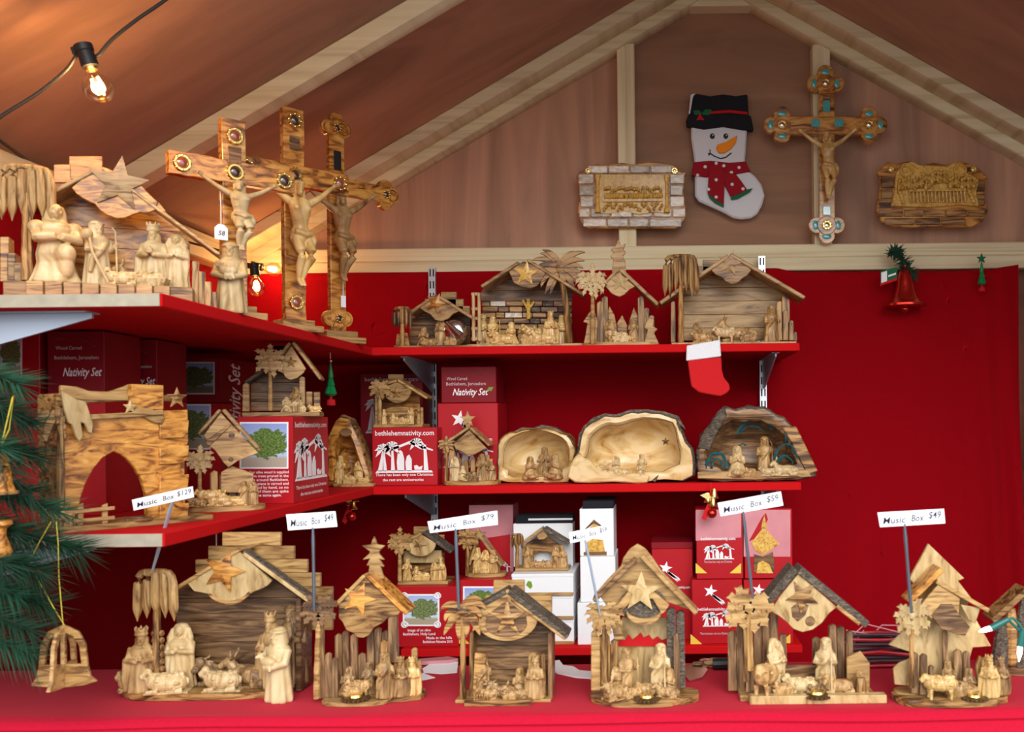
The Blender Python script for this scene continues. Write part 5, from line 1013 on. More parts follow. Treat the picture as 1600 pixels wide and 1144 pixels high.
an = tfig('big pale robed figure with a staff beside the comb palm on the upper left shelf', 'angel', 90, -8, 124, 40, wid=1.15)
MB().tube([(.27, -.22, .66), (.30, -.25, .40), (.44, -.30, .02)], .014, 8).build('staff', 'cream', an); hm = MB().ell((.26, -.2, .62), (.06, .06, .07)).build('hand', 'fig_cream', an)
tfig('pale hooded figure second from the left on the upper left shelf', 'joseph', 155, 4, 104, 55)
tfig('tall crowned figure in front of the brown planks on the upper left shelf', 'king', 243, 16, 108, 12)
tfig('seated woman beside the crowned figure on the upper left shelf', 'mary', 279, 14, 92, 14, wid=1.05)
tfig('low crib with baby lying before the crowned figure', 'crib', 240, -10, 28, 10, wid=1.1)
tfig('small pale sheep between the hooded figure and the crib', 'sheep', 192, -12, 30, 20)
tfig('little donkey peering over the crib on the upper left shelf', 'donkey', 216, 10, 40, 30, 'fig_tan')
figure('pale kneeling shepherd with a lamb standing before the nearest cross', 'shepherd', 361, ZU, 1.262, 112, 16, 'fig_cream', FT, wid=1.0)
# ================================================================ boxes
def carton(label, px0, px1, py0, Z, Y, depth, rz=0, m='redbox', name='gift_box', grp=None, hm=None):
    t = T(name, label, 'box', (px0 + px1) / 2, Z, Y, rz, grp); x0, x1 = t.X(px0), t.X(px1); h = hm / t.s if hm else t.L((px0 + px1) / 2, py0).z
    t.x0, t.x1, t.h, t.dp = x0, x1, h, depth / t.s
    MB().span(x0, x1, 0, depth / t.s, 0, h).build('carton', m, t.e, .9); return t
def lines(t, txt, px, py, size, m='print', d=-.35, shear=0, wid=None, align='CENTER', par=None, rz=0, loc=None):
    o = text(txt, size, m, 'lettering', par or t.e, shear, 0, size * .012, align=align)
    if wid: xs_ = [v.co.x for v in o.data.vertices]; o.data.transform(Matrix.Diagonal((wid / (max(xs_) - min(xs_)), 1, 1, 1)))
    o.location = loc if loc is not None else t.L(px, py, d); o.rotation_euler = (0, 0, rz); return o
def logo(par, x0, x1, z0, z1, loc=(0, 0, 0), rz=0, m='print', d=-.35):
    """flat white print of palms, stable and figures"""
    mb = MB(); W, H = x1 - x0, z1 - z0
    def P(*q): mb.prism([(x0 + W * u, z0 + H * v) for u, v in q], d, d + .3)
    def pl(u, v, r, hh):
        for k in range(7):
            a = math.radians(-30 + 40 * k); c, s = math.cos(a), math.sin(a); P((u, v), (u + r * .55 * c - .035 * s, v + (r * .55 * s + .035 * c) * hh), (u + r * c, v + (r * s - .06) * hh), (u + r * .5 * c + .035 * s, v + (r * .5 * s - .045 * c) * hh))
    k = W / max(H, 1)
    P((0, 0), (1, 0), (.97, .06), (.03, .07)); P((.04, .05), (.12, .05), (.15, .62), (.12, .62)); P((.14, .05), (.20, .05), (.16, .62), (.14, .62)); P((.27, .05), (.34, .05), (.31, .70), (.28, .70))
    pl(.14, .68, .16, k); pl(.29, .76, .15, k); P((.26, .62), (.64, .86), (.68, .96), (.27, .70)); P((.60, .90), (.86, .70), (.80, .66), (.62, .82)); pl(.72, .86, .14, k)
    P((.84, .05), (.92, .05), (.88, .8), (.84, .8)); P((.78, .72), (1.0, .62), (1.0, .66), (.80, .78)); P((.38, .05), (.50, .05), (.50, .40), (.47, .60), (.43, .66), (.39, .58), (.37, .3)); P((.53, .05), (.63, .05), (.63, .38), (.59, .52), (.55, .48), (.52, .3)); P((.68, .08), (.80, .08), (.82, .20), (.76, .16), (.72, .22), (.67, .2))
    return link('stable_print', mb.mesh('stable_print', m), par, loc, rz)
def comet(t, px, py, r, d=-.35, m='print'):
    c = t.L(px, py); mb = MB().star((c.x, c.z), r, r * .4, d, d + .3, .2)
    for k in range(3): mb.prism([(c.x + r * .3 + k * r * .16, c.z - r * .5 - k * 1.2 + 2), (c.x + r * (1.9 - .2 * k), c.z - r * (1.4 + .1 * k)), (c.x + r * (2.1 - .2 * k), c.z - r * (1.8 + .1 * k)), (c.x + r * .2 + k * r * .14, c.z - r * .7 - k * 1.4)], d, d + .3)
    mb.build('comet_print', m, t.e)
def photo(t, pts, m='photo', frame='print', par=None):
    (x0, y0), (x1, y1) = pts; t.p('photo_border', frame, [(x0 - 2.5, y0 - 2.5), (x1 + 2.5, y0 - 2.5), (x1 + 2.5, y1 + 2.5), (x0 - 2.5, y1 + 2.5)], -.4, 0, 0); t.p('photo_print', m, [(x0, y0), (x1, y0), (x1, y1), (x0, y1)], -.7, -.3, 0)
def nativity_box(label, px0, px1, py0, Z, Y, depth, rz, m, sub, ty=0):
    t = carton(label, px0, px1, py0, Z, Y, depth, rz, m); w = px1 - px0; return t
def swoosh(t, px, py, w):
    for s, m in ((0, 'print'), (1, 'print')):
        x = px + s * w * .42; MB().tube([t.L(x, py + s * 2, -.3), t.L(x + w * .15, py + 1 + s * 4, -.3), t.L(x + w * .33, py + 5 + s * 8, -.3)], [.5, 1.6, .4], 6, .3).build('gold_swoosh', 'goldfoil' if not s else 'goldfoil', t.e)
# ---------------------------------------------------------------- lower left shelf
GB = 'red gift boxes along the left wall'
t = carton('red box with a wintry photo at the far left edge, behind the fir branch', -6, 63, 512, ZM + .146, 1.29, .09, 0, 'redbox', grp=GB, hm=.102); photo(t, ((-3, 522), (32, 588)), 'photo_b')
t = carton('plain red box standing under the wintry photo box at the far left', -6, 63, 612, ZM, 1.29, .09, 0, 'redbox', grp=GB, hm=.145)
for i, (x0, x1, yy, Yb, lab) in enumerate(((75, 164, 508, 1.29, 'first dark red box lettered for a set, directly above the grotto palm'), (168, 246, 522, 1.42, 'second dark red box lettered for a set, right of the first above the grotto'))):
    t = carton(lab, x0, x1, yy + 6, ZM + .158, Yb, .10, 3, 'redbox_d', grp=GB, hm=.09); k = (x1 - x0) / 90; xm = (x0 + x1) / 2
    swoosh(t, x0 + 8, yy + 20, (x1 - x0)); lines(t, 'Wood Carved', xm - 12, yy + 36, 8 * k, 'greyprint', wid=40 * k); lines(t, 'Bethlehem, Jerusalem', xm, yy + 51, 8 * k, 'greyprint', wid=68 * k); lines(t, 'Nativity Set', xm + 8, yy + 74, 19 * k, 'print', shear=.35, wid=60 * k)
    carton('plain red box under the %s lettered box, hidden behind the grotto' % ('first' if i == 0 else 'second'), x0, x1, yy + 106, ZM, Yb, .10, 3, 'redbox', grp=GB, hm=.157)
t = carton('red box with a dim tree photo, topmost behind the grotto star', 250, 346, 556, ZM + .158, 1.60, .15, 0, 'redbox_d', grp=GB, hm=.075); photo(t, ((268, 568), (333, 614)), 'photo_d', 'greyprint')
o = lines(t, 'Nativity Set', 0, 0, 60, 'print', shear=.35, wid=120, rz=PI / 2, loc=(t.x1 + .35, t.dp * .35, t.h * .02)); o.rotation_euler = (0, -PI / 2, PI / 2)
t = carton('red box with a brighter tree photo under the dim photo box', 250, 346, 622, ZM, 1.60, .15, 0, 'redbox', grp=GB, hm=.157); photo(t, ((268, 634), (327, 700)), 'photo_b')
# big grotto
t = T('wooden_grotto', 'large olive wood grotto with pointed arch on the near end of the lower left shelf', 'carving', 205, ZM, 1.145, 55)
t.base('tan', 92, 332, -22, 70, 9)
t.p('arched_wall', 'olive_o', [(97, 834), (96, 650), (294, 640), (295, 690), (286, 712), (282, 740), (288, 760), (285, 815), (231, 822), (228, 770), (222, 750), (212, 732), (198, 716), (179, 705), (160, 716), (146, 734), (134, 756), (126, 780), (118, 832)], -2, 8, 1.5)
for yy in (): pass
t.p('fascia', 'tan', [(96, 648), (96, 602), (120, 604), (140, 611), (170, 612), (195, 604), (204, 600), (256, 602), (256, 634), (204, 626), (140, 630)], 10, 20, 1.5); t.p('ledge', 'tan', [(140, 656), (140, 648), (210, 644), (256, 640), (256, 648), (210, 652)], -12, 4, 1)
t.p('upper_block', 'olive_o', [(206, 640), (206, 600), (256, 602), (256, 640)], -4, 10, 1)
cutL = MB(); cutL.span(t.X(97, 0) - 4, t.X(97, 0) + 6, 8, 72, 9, 205); cutL.build('side_wall', 'olive', t.e, 1.5)
MB().span(t.X(285, 0) - 2, t.X(285, 0) + 8, 8, 72, 9, 160).build('side_wall', 'olive_o', t.e, 1.5)
MB().span(t.X(97, 0), t.X(290, 0), 8, 74, 196, 206).build('roof_board', 'tan', t.e, 1)
for py, w, d in ((660, 60, 14), (700, 55, 18), (745, 50, 12), (790, 46, 16)): t.p('rock_layer', 'olive_o', [(250, py + 26), (250, py), (296, py - 4), (294, py + 16), (286, py + 24)], -5 - d * .1, -1, 1)
palm(t, 96, 834, 650, 10, -10, 13, 'brown', 'olive_v', n=5, seed=2, trunk=True)
t.p('palm_leaf', 'cream', [(97, 612), (108, 617), (120, 624), (134, 627), (138, 637), (146, 662), (144, 678), (138, 676), (133, 662), (127, 660), (130, 682), (125, 690), (119, 682), (113, 664), (107, 660), (101, 640)], -16, -10, 1)
t.p('palm_leaf', 'olive', [(88, 622), (96, 640), (94, 660), (90, 664), (86, 650)], -14, -8, 1); t.p('palm_leaf', 'olive', [(84, 640), (92, 650), (82, 668), (74, 690), (66, 690), (70, 664)], -12, -6, 1); t.p('palm_leaf', 'tan', [(74, 640), (80, 645), (66, 664), (55, 672), (52, 660)], -10, -4, 1); t.p('palm_leaf', 'olive', [(96, 655), (104, 664), (104, 690), (98, 682)], -12, -6, 1)
t.p('comet_tail', 'tan', [(206, 645), (215, 636), (240, 640), (258, 652), (254, 664), (240, 660), (225, 652)], -8, -3, 1); stars(t, 203, 636, 12, -9, 'cream'); stars(t, 276, 622, 18, -6, 'olive')
for x in (126, 164): t.p('fence_post', 'tan', [(x - 4, 822), (x - 4, 790), (x + 5, 786), (x + 5, 820)], -16, -12)
for y in (797, 812): t.p('fence_rail', 'tan', [(114, y + 6), (114, y), (180, y - 6), (180, y)], -19, -16)
for k, (px, h) in enumerate(((90, 26), (104, 34))): mini(t, 'joseph' if k else 'sheep_up', px, 9, -14, h, 0, 'fig_tan')
MB().torus((t.X(216, -8), -8, 10), 18, 2.4, 24, 6, 'z').lathe([(15, 9), (12, 11), (1, 11.5)], (t.X(216, -8), -8, 0), 16).build('music_disc', 'brown', t.e)
# small roofed house in front of the photo box
t = T('wooden_house', 'small house with a diamond roof and palm at the lower left shelf edge', 'carving', 348, ZM, 1.335, 22)
t.base('tan', 288, 412, -18, 40, 9, 1)
t.p('diamond_board', 'tan', [(345, 645), (318, 680), (326, 696), (336, 704), (350, 724), (357, 731), (372, 720), (404, 708)], -6, 0); roof(t, (312, 680), (346, 642), -10, 34, 5, 'tan'); roof(t, (346, 642), (404, 706), -10, 36, 6, 'tan'); t.p('roof_edging', 'olive', [(320, 690), (362, 660), (358, 668), (326, 698)], -9, -5)
t.p('knot', 'brown', arc(362, 680, 5, 5, 0, 360, 10)[:-1], -7, -5.5); t.p('knot', 'brown', arc(361, 718, 4, 4, 0, 360, 10)[:-1], -7, -5.5)
palm(t, 312, 790, 718, 23, -12, 7, 'cream', 'tan', n=9, seed=6); posts(t, [(335, 735, 790, 12, 6, 12), (349, 738, 790, 12, 10, 16), (363, 736, 790, 12, 12, 18), (377, 738, 790, 12, 10, 16), (390, 740, 790, 10, 4, 10)], 'olive_v'); t.p('wall_board', 'tan', [(345, 770), (345, 738), (362, 728), (396, 740), (396, 770)], 2, 5)
for k, px, h, m in (('cow', 340, 24, 'fig_gold'), ('sheep_up', 325, 24, 'fig_gold'), ('donkey', 362, 22, 'fig_gold'), ('joseph', 380, 38, 'fig_tan'), ('mary', 395, 36, 'fig_tan'), ('sheep', 306, 18, 'fig_tan')): mini(t, k, px, 9, -8, h, 0, m)
# tall box with the tree photo and the print on its side
t = carton('red box with a bright green tree photo facing front, at the shelf corner', 371, 457, 651, ZM, 1.452, .155, 0, 'redbox'); photo(t, ((377, 662), (448, 730)), 'photo')
for k, s in enumerate(('Our olive wood is supplied', 'from trees pruned in the', 'hills around Bethlehem.', 'Each piece is carved and', 'finished by hand, so no', 'two of them are quite', 'the same again.')): lines(t, s, 420, 738 + k * 6, 6, 'print', wid=62 if k < 6 else 40)
logo(t.e, 8, t.dp - 8, t.h * .25, t.h * .78, (t.x1, 0, 0), PI / 2)
lines(t, 'bethlehemnativity.com', 0, 0, 12, 'print', wid=t.dp - 20, rz=PI / 2, loc=(t.x1 + .35, t.dp / 2, t.h * .90)); lines(t, 'There has been only one Christmas', 0, 0, 8, 'print', wid=t.dp - 24, rz=PI / 2, loc=(t.x1 + .35, t.dp / 2, t.h * .17)); lines(t, 'the rest are anniversaries', 0, 0, 8, 'print', wid=t.dp - 60, rz=PI / 2, loc=(t.x1 + .35, t.dp / 2, t.h * .09))
ztop = ZM + t.h * t.s
t = T('wooden_stable', 'stable with palm and diamond gable standing on the tree photo box', 'stable', 432, ztop, 1.50, 14)
t.base('tan', 378, 500, -16, 50, 7); t.p('gable_board', 'tan', [(455, 540), (438, 566), (440, 578), (446, 590), (454, 594), (464, 591), (474, 583), (478, 576)], -6, 0); roof(t, (433, 566), (455, 537), -10, 40, 5, 'tan'); roof(t, (455, 536), (499, 594), -10, 40, 5, 'tan'); stars(t, 455, 566, 9, -7, 'olive')
roof(t, (384, 600), (434, 566), -2, 40, 5, 'bark'); posts(t, [(384, 598, 643, 10, -4, 6)], 'tan'); planks(t, [(392, 642), (392, 596), (440, 568), (476, 590), (476, 642)], 5, 40, 45, 'brown', seed=9)
palm(t, 422, 642, 562, 27, -12, 8, 'tan', 'tan', n=9, seed=8); posts(t, [(472, 588, 642, 9, -2, 5)], 'tan'); stair(t, [(478, 488, 612, 642), (490, 500, 612, 642)], 'olive', 14, 20)
for k, px, h, m in (('kneel', 448, 24, 'fig_cream'), ('sheep_up', 458, 18, 'fig_cream'), ('joseph', 462, 40, 'fig_tan'), ('crib', 470, 12, 'fig_cream'), ('sheep', 492, 12, 'fig_gold')): mini(t, k, px, 7, -6, h, 0, m)
# ornament with ribbon under the upper left shelf
t = T('ball_ornament', 'black ball ornament with red ribbon hanging behind the stable on the box', 'ornament', 440, 0, 1.60, 0, py=536); MB().ell((0, 0, 0), 14, 18, 10).build('ball', 'black', t.e); MB().tube([(0, 0, 13), (-2, 0, 26)], 1, 6).lathe([(3, 13), (3, 17)], n=10).build('hanger', 'gold', t.e); t.p('ribbon', 'felt_red', [(437, 517), (443, 517), (452, 545), (444, 540)], -6, -4, 0); t.p('ribbon', 'felt_red', [(443, 517), (462, 522), (456, 546), (448, 530)], -7, -5, 0)
# hollow log nativity
M['smooth'] = wood('smooth_sawn_log', [(.3, (.30, .13, .03)), (.42, (.58, .36, .12)), (.6, (.74, .55, .28))], (.012, .012, .022), rough=.3, bump=.1, coat=.4, dist=2.2, vary=.05)
def cave(name, label, px, Z, Y, outline, inner, depth, bm, im, N=44, seed=1, rz=0, floor=.12):
    """hollow log: outline in px; inner = (cx, cy, kx, ky) opening; bark outside, bowl inside"""
    t = T(name, label, 'carving', px, Z, Y, rz); P = [Vector((x, z)) for x, z in t.xz(outline)]; rn = random.Random(seed)
    zmin = min(p.y for p in P); P = [Vector((p.x, p.y - zmin)) for p in P]; H = max(p.y for p in P); c = t.L(inner[0], inner[1]); c = Vector((c.x, c.z - zmin))
    def hit(a):
        d = Vector((math.cos(a), math.sin(a))); best = 0
        for p, q in zip(P, P[1:] + P[:1]):
            e = q - p; den = d.x * e.y - d.y * e.x
            if abs(den) < 1e-9: continue
            w = p - c; tt = (w.x * e.y - w.y * e.x) / den; u = (w.x * d.y - w.y * d.x) / den
            if tt > 0 and -1e-6 <= u <= 1 + 1e-6: best = max(best, tt)
        return best
    A = [2 * PI * k / N for k in range(N)]; R = [hit(a) for a in A]
    def ring(f, y): return [(c.x + math.cos(a) * r * f(k), y, max(0, c.y + math.sin(a) * r * f(k))) for k, (a, r) in enumerate(zip(A, R))]
    w = [1 + rn.uniform(-.025, .025) for _ in A]; w2 = [1 + rn.uniform(-.04, .04) for _ in A]; iw = [rn.uniform(-.03, .03) for _ in A]
    lw = [math.sin(2 * a_ + seed) * .035 + math.sin(3 * a_ + 2 * seed) * .035 for a_ in A]; inn = lambda k: (inner[2] + iw[k] * .4 + lw[k]) if math.sin(A[k]) > -.2 else inner[3] + lw[k] * .6
    mb = MB(); mb.loops([ring(inn, 2), ring(lambda k: .5 * (1 + inn(k)), -2), ring(lambda k: .97 * w[k], 0), ring(lambda k: 1.0 * w[k], 6), ring(lambda k: 1.0 * w2[k], depth * .4), ring(lambda k: .97 * w[k], depth * .75), ring(lambda k: .86, depth)]); mb.bm.faces.ensure_lookup_table(); mb.bm.faces.remove(mb.bm.faces[-2]); mb.build('bark_shell', bm, t.e, 0, 50)
    mi = MB(); D = depth * .8
    rings = [ring(lambda k, q=q: inn(k) * (q if math.sin(A[k]) > -.2 else q), y) for q, y in ((1.01, 1.5), (.97, D * .3), (.88, D * .62), (.7, D * .86), (.4, D * .97))]; mi.loops(rings, cap=False); 
    m2 = MB(); vr = [[m2.v(p) for p in r] for r in rings]
    for a, b in zip(vr, vr[1:]):
        for i in range(N): m2.bm.faces.new((a[i], b[i], b[(i + 1) % N], a[(i + 1) % N]))
    m2.bm.faces.new(vr[-1]); mi.bm.free(); m2.build('hollow', im, t.e, 0, 60)
    rim = MB(); rim.loops([ring(lambda k: inn(k) + .01, 1), ring(lambda k: inn(k) * .55 + .45 * .93, -3.2), ring(lambda k: .95 * w[k], -1.4), ring(lambda k: .95 * w[k], 3), ring(lambda k: inn(k) + .01, 5)], cap=False, close=True); rim.build('sawn_rim', im, t.e, 0, 50)
    t.zf = c.y + 0; return t
t = cave('log_nativity', 'upright hollow log nativity between the two printed red boxes', 544, ZM, 1.845, [(513, 756), (512, 680), (518, 660), (523, 650), (530, 643), (537, 641), (544, 646), (550, 658), (561, 682), (569, 707), (576, 730), (579, 756)], (545, 728, .62, .7), 46, 'olive', 'olive_o', seed=4)
t.base('tan', 514, 580, -12, 20, 5, 1)
for k, px, h, z in (('joseph', 531, 44, 5), ('mary', 560, 36, 5), ('crib', 546, 14, 5), ('sheep', 566, 12, 5)): mini(t, k, px, z, -4 if h < 20 else 3, h, 0, 'fig_gold')
t.p('knot', 'brown', arc(540, 676, 9, 7, 0, 360, 12)[:-1], -6, 0)
# ---------------------------------------------------------------- middle back shelf
t = carton('dark red box with dim grey lettering behind the printed box', 563, 661, 584, ZM, 2.00, .08, 0, 'redbox_d'); lines(t, 'bethlehemnativity.com', 612, 593, 9, 'greyprint', wid=84); logo(t.e, t.x0 + 8, t.x1 - 8, t.h * .45, t.h * .85, m='greyprint')
t = carton('red box printed in white with a web address above a stable scene', 581, 683, 668, ZM, 1.865, .11, 0, 'redbox'); lines(t, 'bethlehemnativity.com', 632, 677, 11, 'print', wid=92); logo(t.e, t.x0 + 5, t.x1 - 7, t.h * .22, t.h * .82); lines(t, 'There has been only one Christmas', 632, 742, 6, 'print', wid=90); lines(t, 'the rest are anniversaries', 630, 750, 6, 'print', wid=64)
ztop = ZM + t.h * t.s
t = T('wooden_stable', 'small stable with round gable standing on the printed white stable box', 'stable', 622, ztop, 1.89, 0)
t.base('tan', 583, 660, -10, 40, 5); stair(t, [(606, 630, 585, 600), (596, 641, 596, 612)], 'tan', 40, 45); planks(t, [(586, 664), (586, 610), (620, 594), (656, 614), (656, 664)], 6, 34, 38, 'olive_o', seed=3)
roof(t, (592, 604), (620, 597), -4, 38, 4, 'tan'); roof(t, (620, 596), (666, 624), -4, 38, 4, 'tan'); t.p('gable_board', 'tan', arc(621, 608, 22, 22, 185, 355, 12) + [(640, 606), (620, 597), (602, 604)], -2, 2); stars(t, 620, 614, 10, -2, 'olive')
palm(t, 593, 664, 606, 19, -6, 7, 'tan', 'tan', n=9, seed=5); posts(t, [(588, 616, 664, 5, -4, 2), (654, 634, 664, 5, -4, 2), (659, 636, 664, 4, -2, 4)], 'tan'); t.p('inner_arch', 'olive', [(600, 664), (600, 640), (622, 632), (648, 640), (648, 664)], 16, 20)
for k, px, h in (('joseph', 600, 24), ('mary', 642, 26), ('kneel', 614, 18), ('crib', 626, 12), ('sheep', 636, 12)): mini(t, k, px, 5, 4, h, 0, 'fig_gold')
t = carton('tall bright red box with a white comet behind the small star house', 684, 778, 630, ZM, 1.905, .11, 0, 'redbox'); comet(t, 718, 655, 14); lines(t, 'bethlehemnativity.com', 736, 687, 8, 'print', wid=66); logo(t.e, t.x0 + 8, t.x1 - 8, t.h * .2, t.h * .5); ztop = ZM + t.h * t.s
t = carton('low dark red box lettered for a set, stacked on the tall comet box', 690, 776, 573, ztop + .0008, 1.912, .10, 0, 'redbox_d'); swoosh(t, 698, 580, 86); lines(t, 'Wood Carved', 714, 592, 7, 'greyprint', wid=32); lines(t, 'Bethlehem, Jerusalem', 728, 600, 7, 'greyprint', wid=62); lines(t, 'Nativity Set', 734, 613, 15, 'print', shear=.35, wid=56); t.p('leaf_sticker', 'leafgreen', [(760, 611), (764, 605), (771, 605), (768, 611)], -.7, -.1, 0)
t = T('wooden_house', 'small wooden house topped by a star tree in front of the comet box', 'carving', 731, ZM, 1.855, 0)
t.base('olive', 688, 776, -14, 36, 7, 1)
c = t.L(731, 655, 4); MB().star((c.x, c.z), 13, 5.5, 2, 6).build('star', 'tan', t.e); t.p('ridge_tree', 'tan', [(726, 662), (736, 662), (734, 668), (739, 674), (723, 674), (728, 668)], 2, 6)
t.p('gable_board', 'tan', [(733, 672), (708, 694), (712, 702), (722, 706), (732, 714), (742, 710), (760, 700), (750, 690)], -4, 1); roof(t, (700, 692), (733, 670), -8, 32, 4, 'cream'); roof(t, (733, 670), (763, 698), -8, 32, 4, 'tan'); roof(t, (692, 698), (712, 692), -2, 28, 4, 'olive')
posts(t, [(706, 700, 755, 9, 0, 6), (717, 715, 755, 8, 18, 22), (728, 718, 755, 8, 20, 24), (739, 716, 755, 8, 18, 22), (750, 712, 755, 9, 4, 10), (761, 710, 755, 8, 8, 14), (769, 724, 757, 6, 6, 10)], 'olive_v'); palm(t, 697, 756, 694, 15, -4, 6, 'tan', 'olive_v', n=7, seed=3)
for k, px, h, m in (('mary', 710, 38, 'fig_cream'), ('kneel', 722, 24, 'fig_cream'), ('joseph', 752, 42, 'fig_tan'), ('crib', 736, 16, 'fig_brown'), ('king', 766, 34, 'fig_tan')): mini(t, k, px, 7, -4, h, 0, m)
t = cave('hollow_log', 'smallest of three hollow logs, smooth golden arch with kneeling pair inside', 836, ZM, 1.895, [(776, 755), (775, 715), (776, 696), (782, 684), (796, 676), (814, 671), (834, 668), (851, 668), (870, 672), (885, 677), (896, 688), (900, 700), (898, 725), (894, 755)], (838, 722, .86, .70), 60, 'olive', 'smooth', seed=11)
t.p('bark_ridge', 'bark', [(800, 676), (815, 668), (832, 669), (846, 664), (866, 668), (890, 682), (886, 684), (866, 674), (846, 671), (820, 675)], 4, 40, 1)
for k, px, h, d in (('kneel', 828, 36, 0), ('kneel', 866, 40, 2), ('joseph', 850, 50, 22), ('sheep', 830, 12, -5), ('sheep', 858, 13, -5)): mini(t, k, px, 6, d, h, 20 if px < 840 else -20, 'fig_tan')
t = cave('hollow_log', 'largest pale hollow log with ragged bark edge on the middle back shelf', 985, ZM, 1.86, [(886, 744), (893, 722), (905, 700), (904, 680), (912, 668), (926, 655), (945, 648), (962, 650), (985, 643), (1012, 642), (1036, 645), (1058, 652), (1068, 668), (1074, 690), (1085, 706), (1085, 745), (1070, 752), (1040, 750), (1020, 752), (998, 757), (960, 752), (900, 753)], (988, 716, .80, .62), 70, 'bark', 'smooth', seed=6)
t.p('rugged_sill', 'smooth', [(886, 746), (890, 730), (895, 718), (905, 706), (912, 716), (922, 718), (930, 730), (944, 738), (966, 742), (990, 740), (1016, 743), (1012, 755), (996, 758), (960, 753), (920, 755), (898, 754)], -9, 2, 2)
t.p('bark_ridge', 'bark', [(902, 698), (904, 680), (912, 666), (926, 653), (945, 646), (962, 648), (985, 640), (1012, 640), (1038, 643), (1060, 650), (1072, 672), (1058, 662), (1034, 654), (1004, 651), (985, 653), (958, 656), (934, 664), (918, 680), (912, 700)], 3, 46, 1.5)
for k, px, h, d in (('mary', 962, 34, 14), ('joseph', 1002, 36, 14), ('sheep', 970, 18, 2), ('kneel', 1000, 24, 2), ('donkey', 946, 20, 4)): mini(t, k, px, 9, d, h, 0, 'fig_cream')
stars(t, 946, 727, 11, -1, 'cream'); stars(t, 1040, 690, 7, -3, 'brown'); t.p('bark_flap', 'bark', [(1018, 751), (1030, 741), (1024, 754)], -4, 0)
t = cave('hollow_log', 'dark rough hollow log with turquoise streaks at the right end of the middle back shelf', 1176, ZM, 1.86, [(1090, 746), (1088, 705), (1096, 680), (1110, 655), (1124, 640), (1131, 631), (1150, 636), (1168, 631), (1196, 632), (1226, 650), (1246, 668), (1256, 690), (1268, 718), (1278, 736), (1270, 746), (1230, 748), (1130, 750)], (1172, 712, .76, .6), 70, 'bark', 'brown', seed=9)
t.p('bark_slab', 'olive', [(1222, 668), (1244, 666), (1256, 690), (1278, 736), (1262, 742), (1246, 712), (1236, 690)], -5, 6, 1.5); t.p('bark_slab', 'bark', [(1090, 700), (1120, 645), (1132, 634), (1136, 650), (1118, 680), (1110, 704)], -4, 4, 1.5); t.p('sawn_floor', 'tan', [(1090, 748), (1090, 738), (1180, 736), (1262, 734), (1268, 745), (1180, 750)], -8, 6, 1)
mb = MB()
for cx_, cy_, rx, ry, a0, a1, r, d in ((1120, 732, 16, 24, 0, 180, 2.4, -3), (1120, 732, 9, 15, 0, 180, 2, -3), (1228, 728, 20, 34, 20, 175, 2.4, -3), (1226, 732, 13, 20, 0, 180, 2.2, -3), (1180, 700, 34, 44, 40, 150, 2, 14), (1176, 700, 26, 34, 50, 140, 1.6, 22), (1160, 712, 12, 18, 60, 200, 1.6, 4), (1212, 690, 16, 30, 0, 90, 1.8, 0)):
    P = [t.L(x, y, d) for x, y in arc(cx_, cy_, rx, ry, a0, a1, 12)]; mb.tube([p + Vector((rn.uniform(-1, 1), 0, rn.uniform(-1, 1))) for p in P], [r * rn.uniform(.4, 1.3) for _ in P], 6)
mb.build('turquoise_streaks', 'teal_dark', t.e)['kind'] = 'stuff'
for k, px, h, d, m in (('kneel', 1151, 48, 2, 'fig_cream'), ('joseph', 1194, 62, 12, 'fig_tan'), ('sheep', 1198, 16, -4, 'fig_cream'), ('donkey', 1224, 26, -4, 'fig_cream'), ('crib', 1172, 14, -4, 'fig_tan')): mini(t, k, px, 9, d, h, 0, m)
# ornaments under the middle shelf
for lab, px, py, Y in (('gold bell ornament with a red berry under the corner of the middle shelf', 548, 785, 1.80), ('gold bell ornament with red ribbon under the right part of the middle shelf', 1110, 780, 1.815)):
    t = T('bell_cluster', lab, 'ornament', px, 0, Y, 0, py=py); rn = random.Random(px)
    MB().tube([(0, 0, 8), (1, 1, 26)], .9, 6).build('cord', 'felt_red', t.e)
    for dx, dz in ((-4, 2), (6, 8), (4, -4)): MB().lathe([(.4, 9), (3, 8), (4.5, 3), (5, -2), (7.5, -6), (7, -7)], (dx, rn.uniform(-4, 2), dz), 14).build('gold_bell', 'gold', t.e)
    MB().ell((2, -3, -22), 8, 12, 8).build('red_berry', 'redmetal', t.e); t.p('ribbon', 'felt_red', [(px - 4, py + 6), (px + 6, py + 4), (px - 8, py + 34), (px - 14, py + 30)], -3, -2, 0); t.p('gold_leaf', 'goldfoil', [(px - 16, py - 6), (px - 6, py - 10), (px + 2, py - 2), (px - 6, py)], -6, -5, 0)
o = MB().tube([at(338, 812, 1.24), at(338, 860, 1.24)], .0008, 6).build('hanging_cord', 'cord'); tag(o, 'thin pale cord hanging from the lower left shelf above the brown star', 'cord')
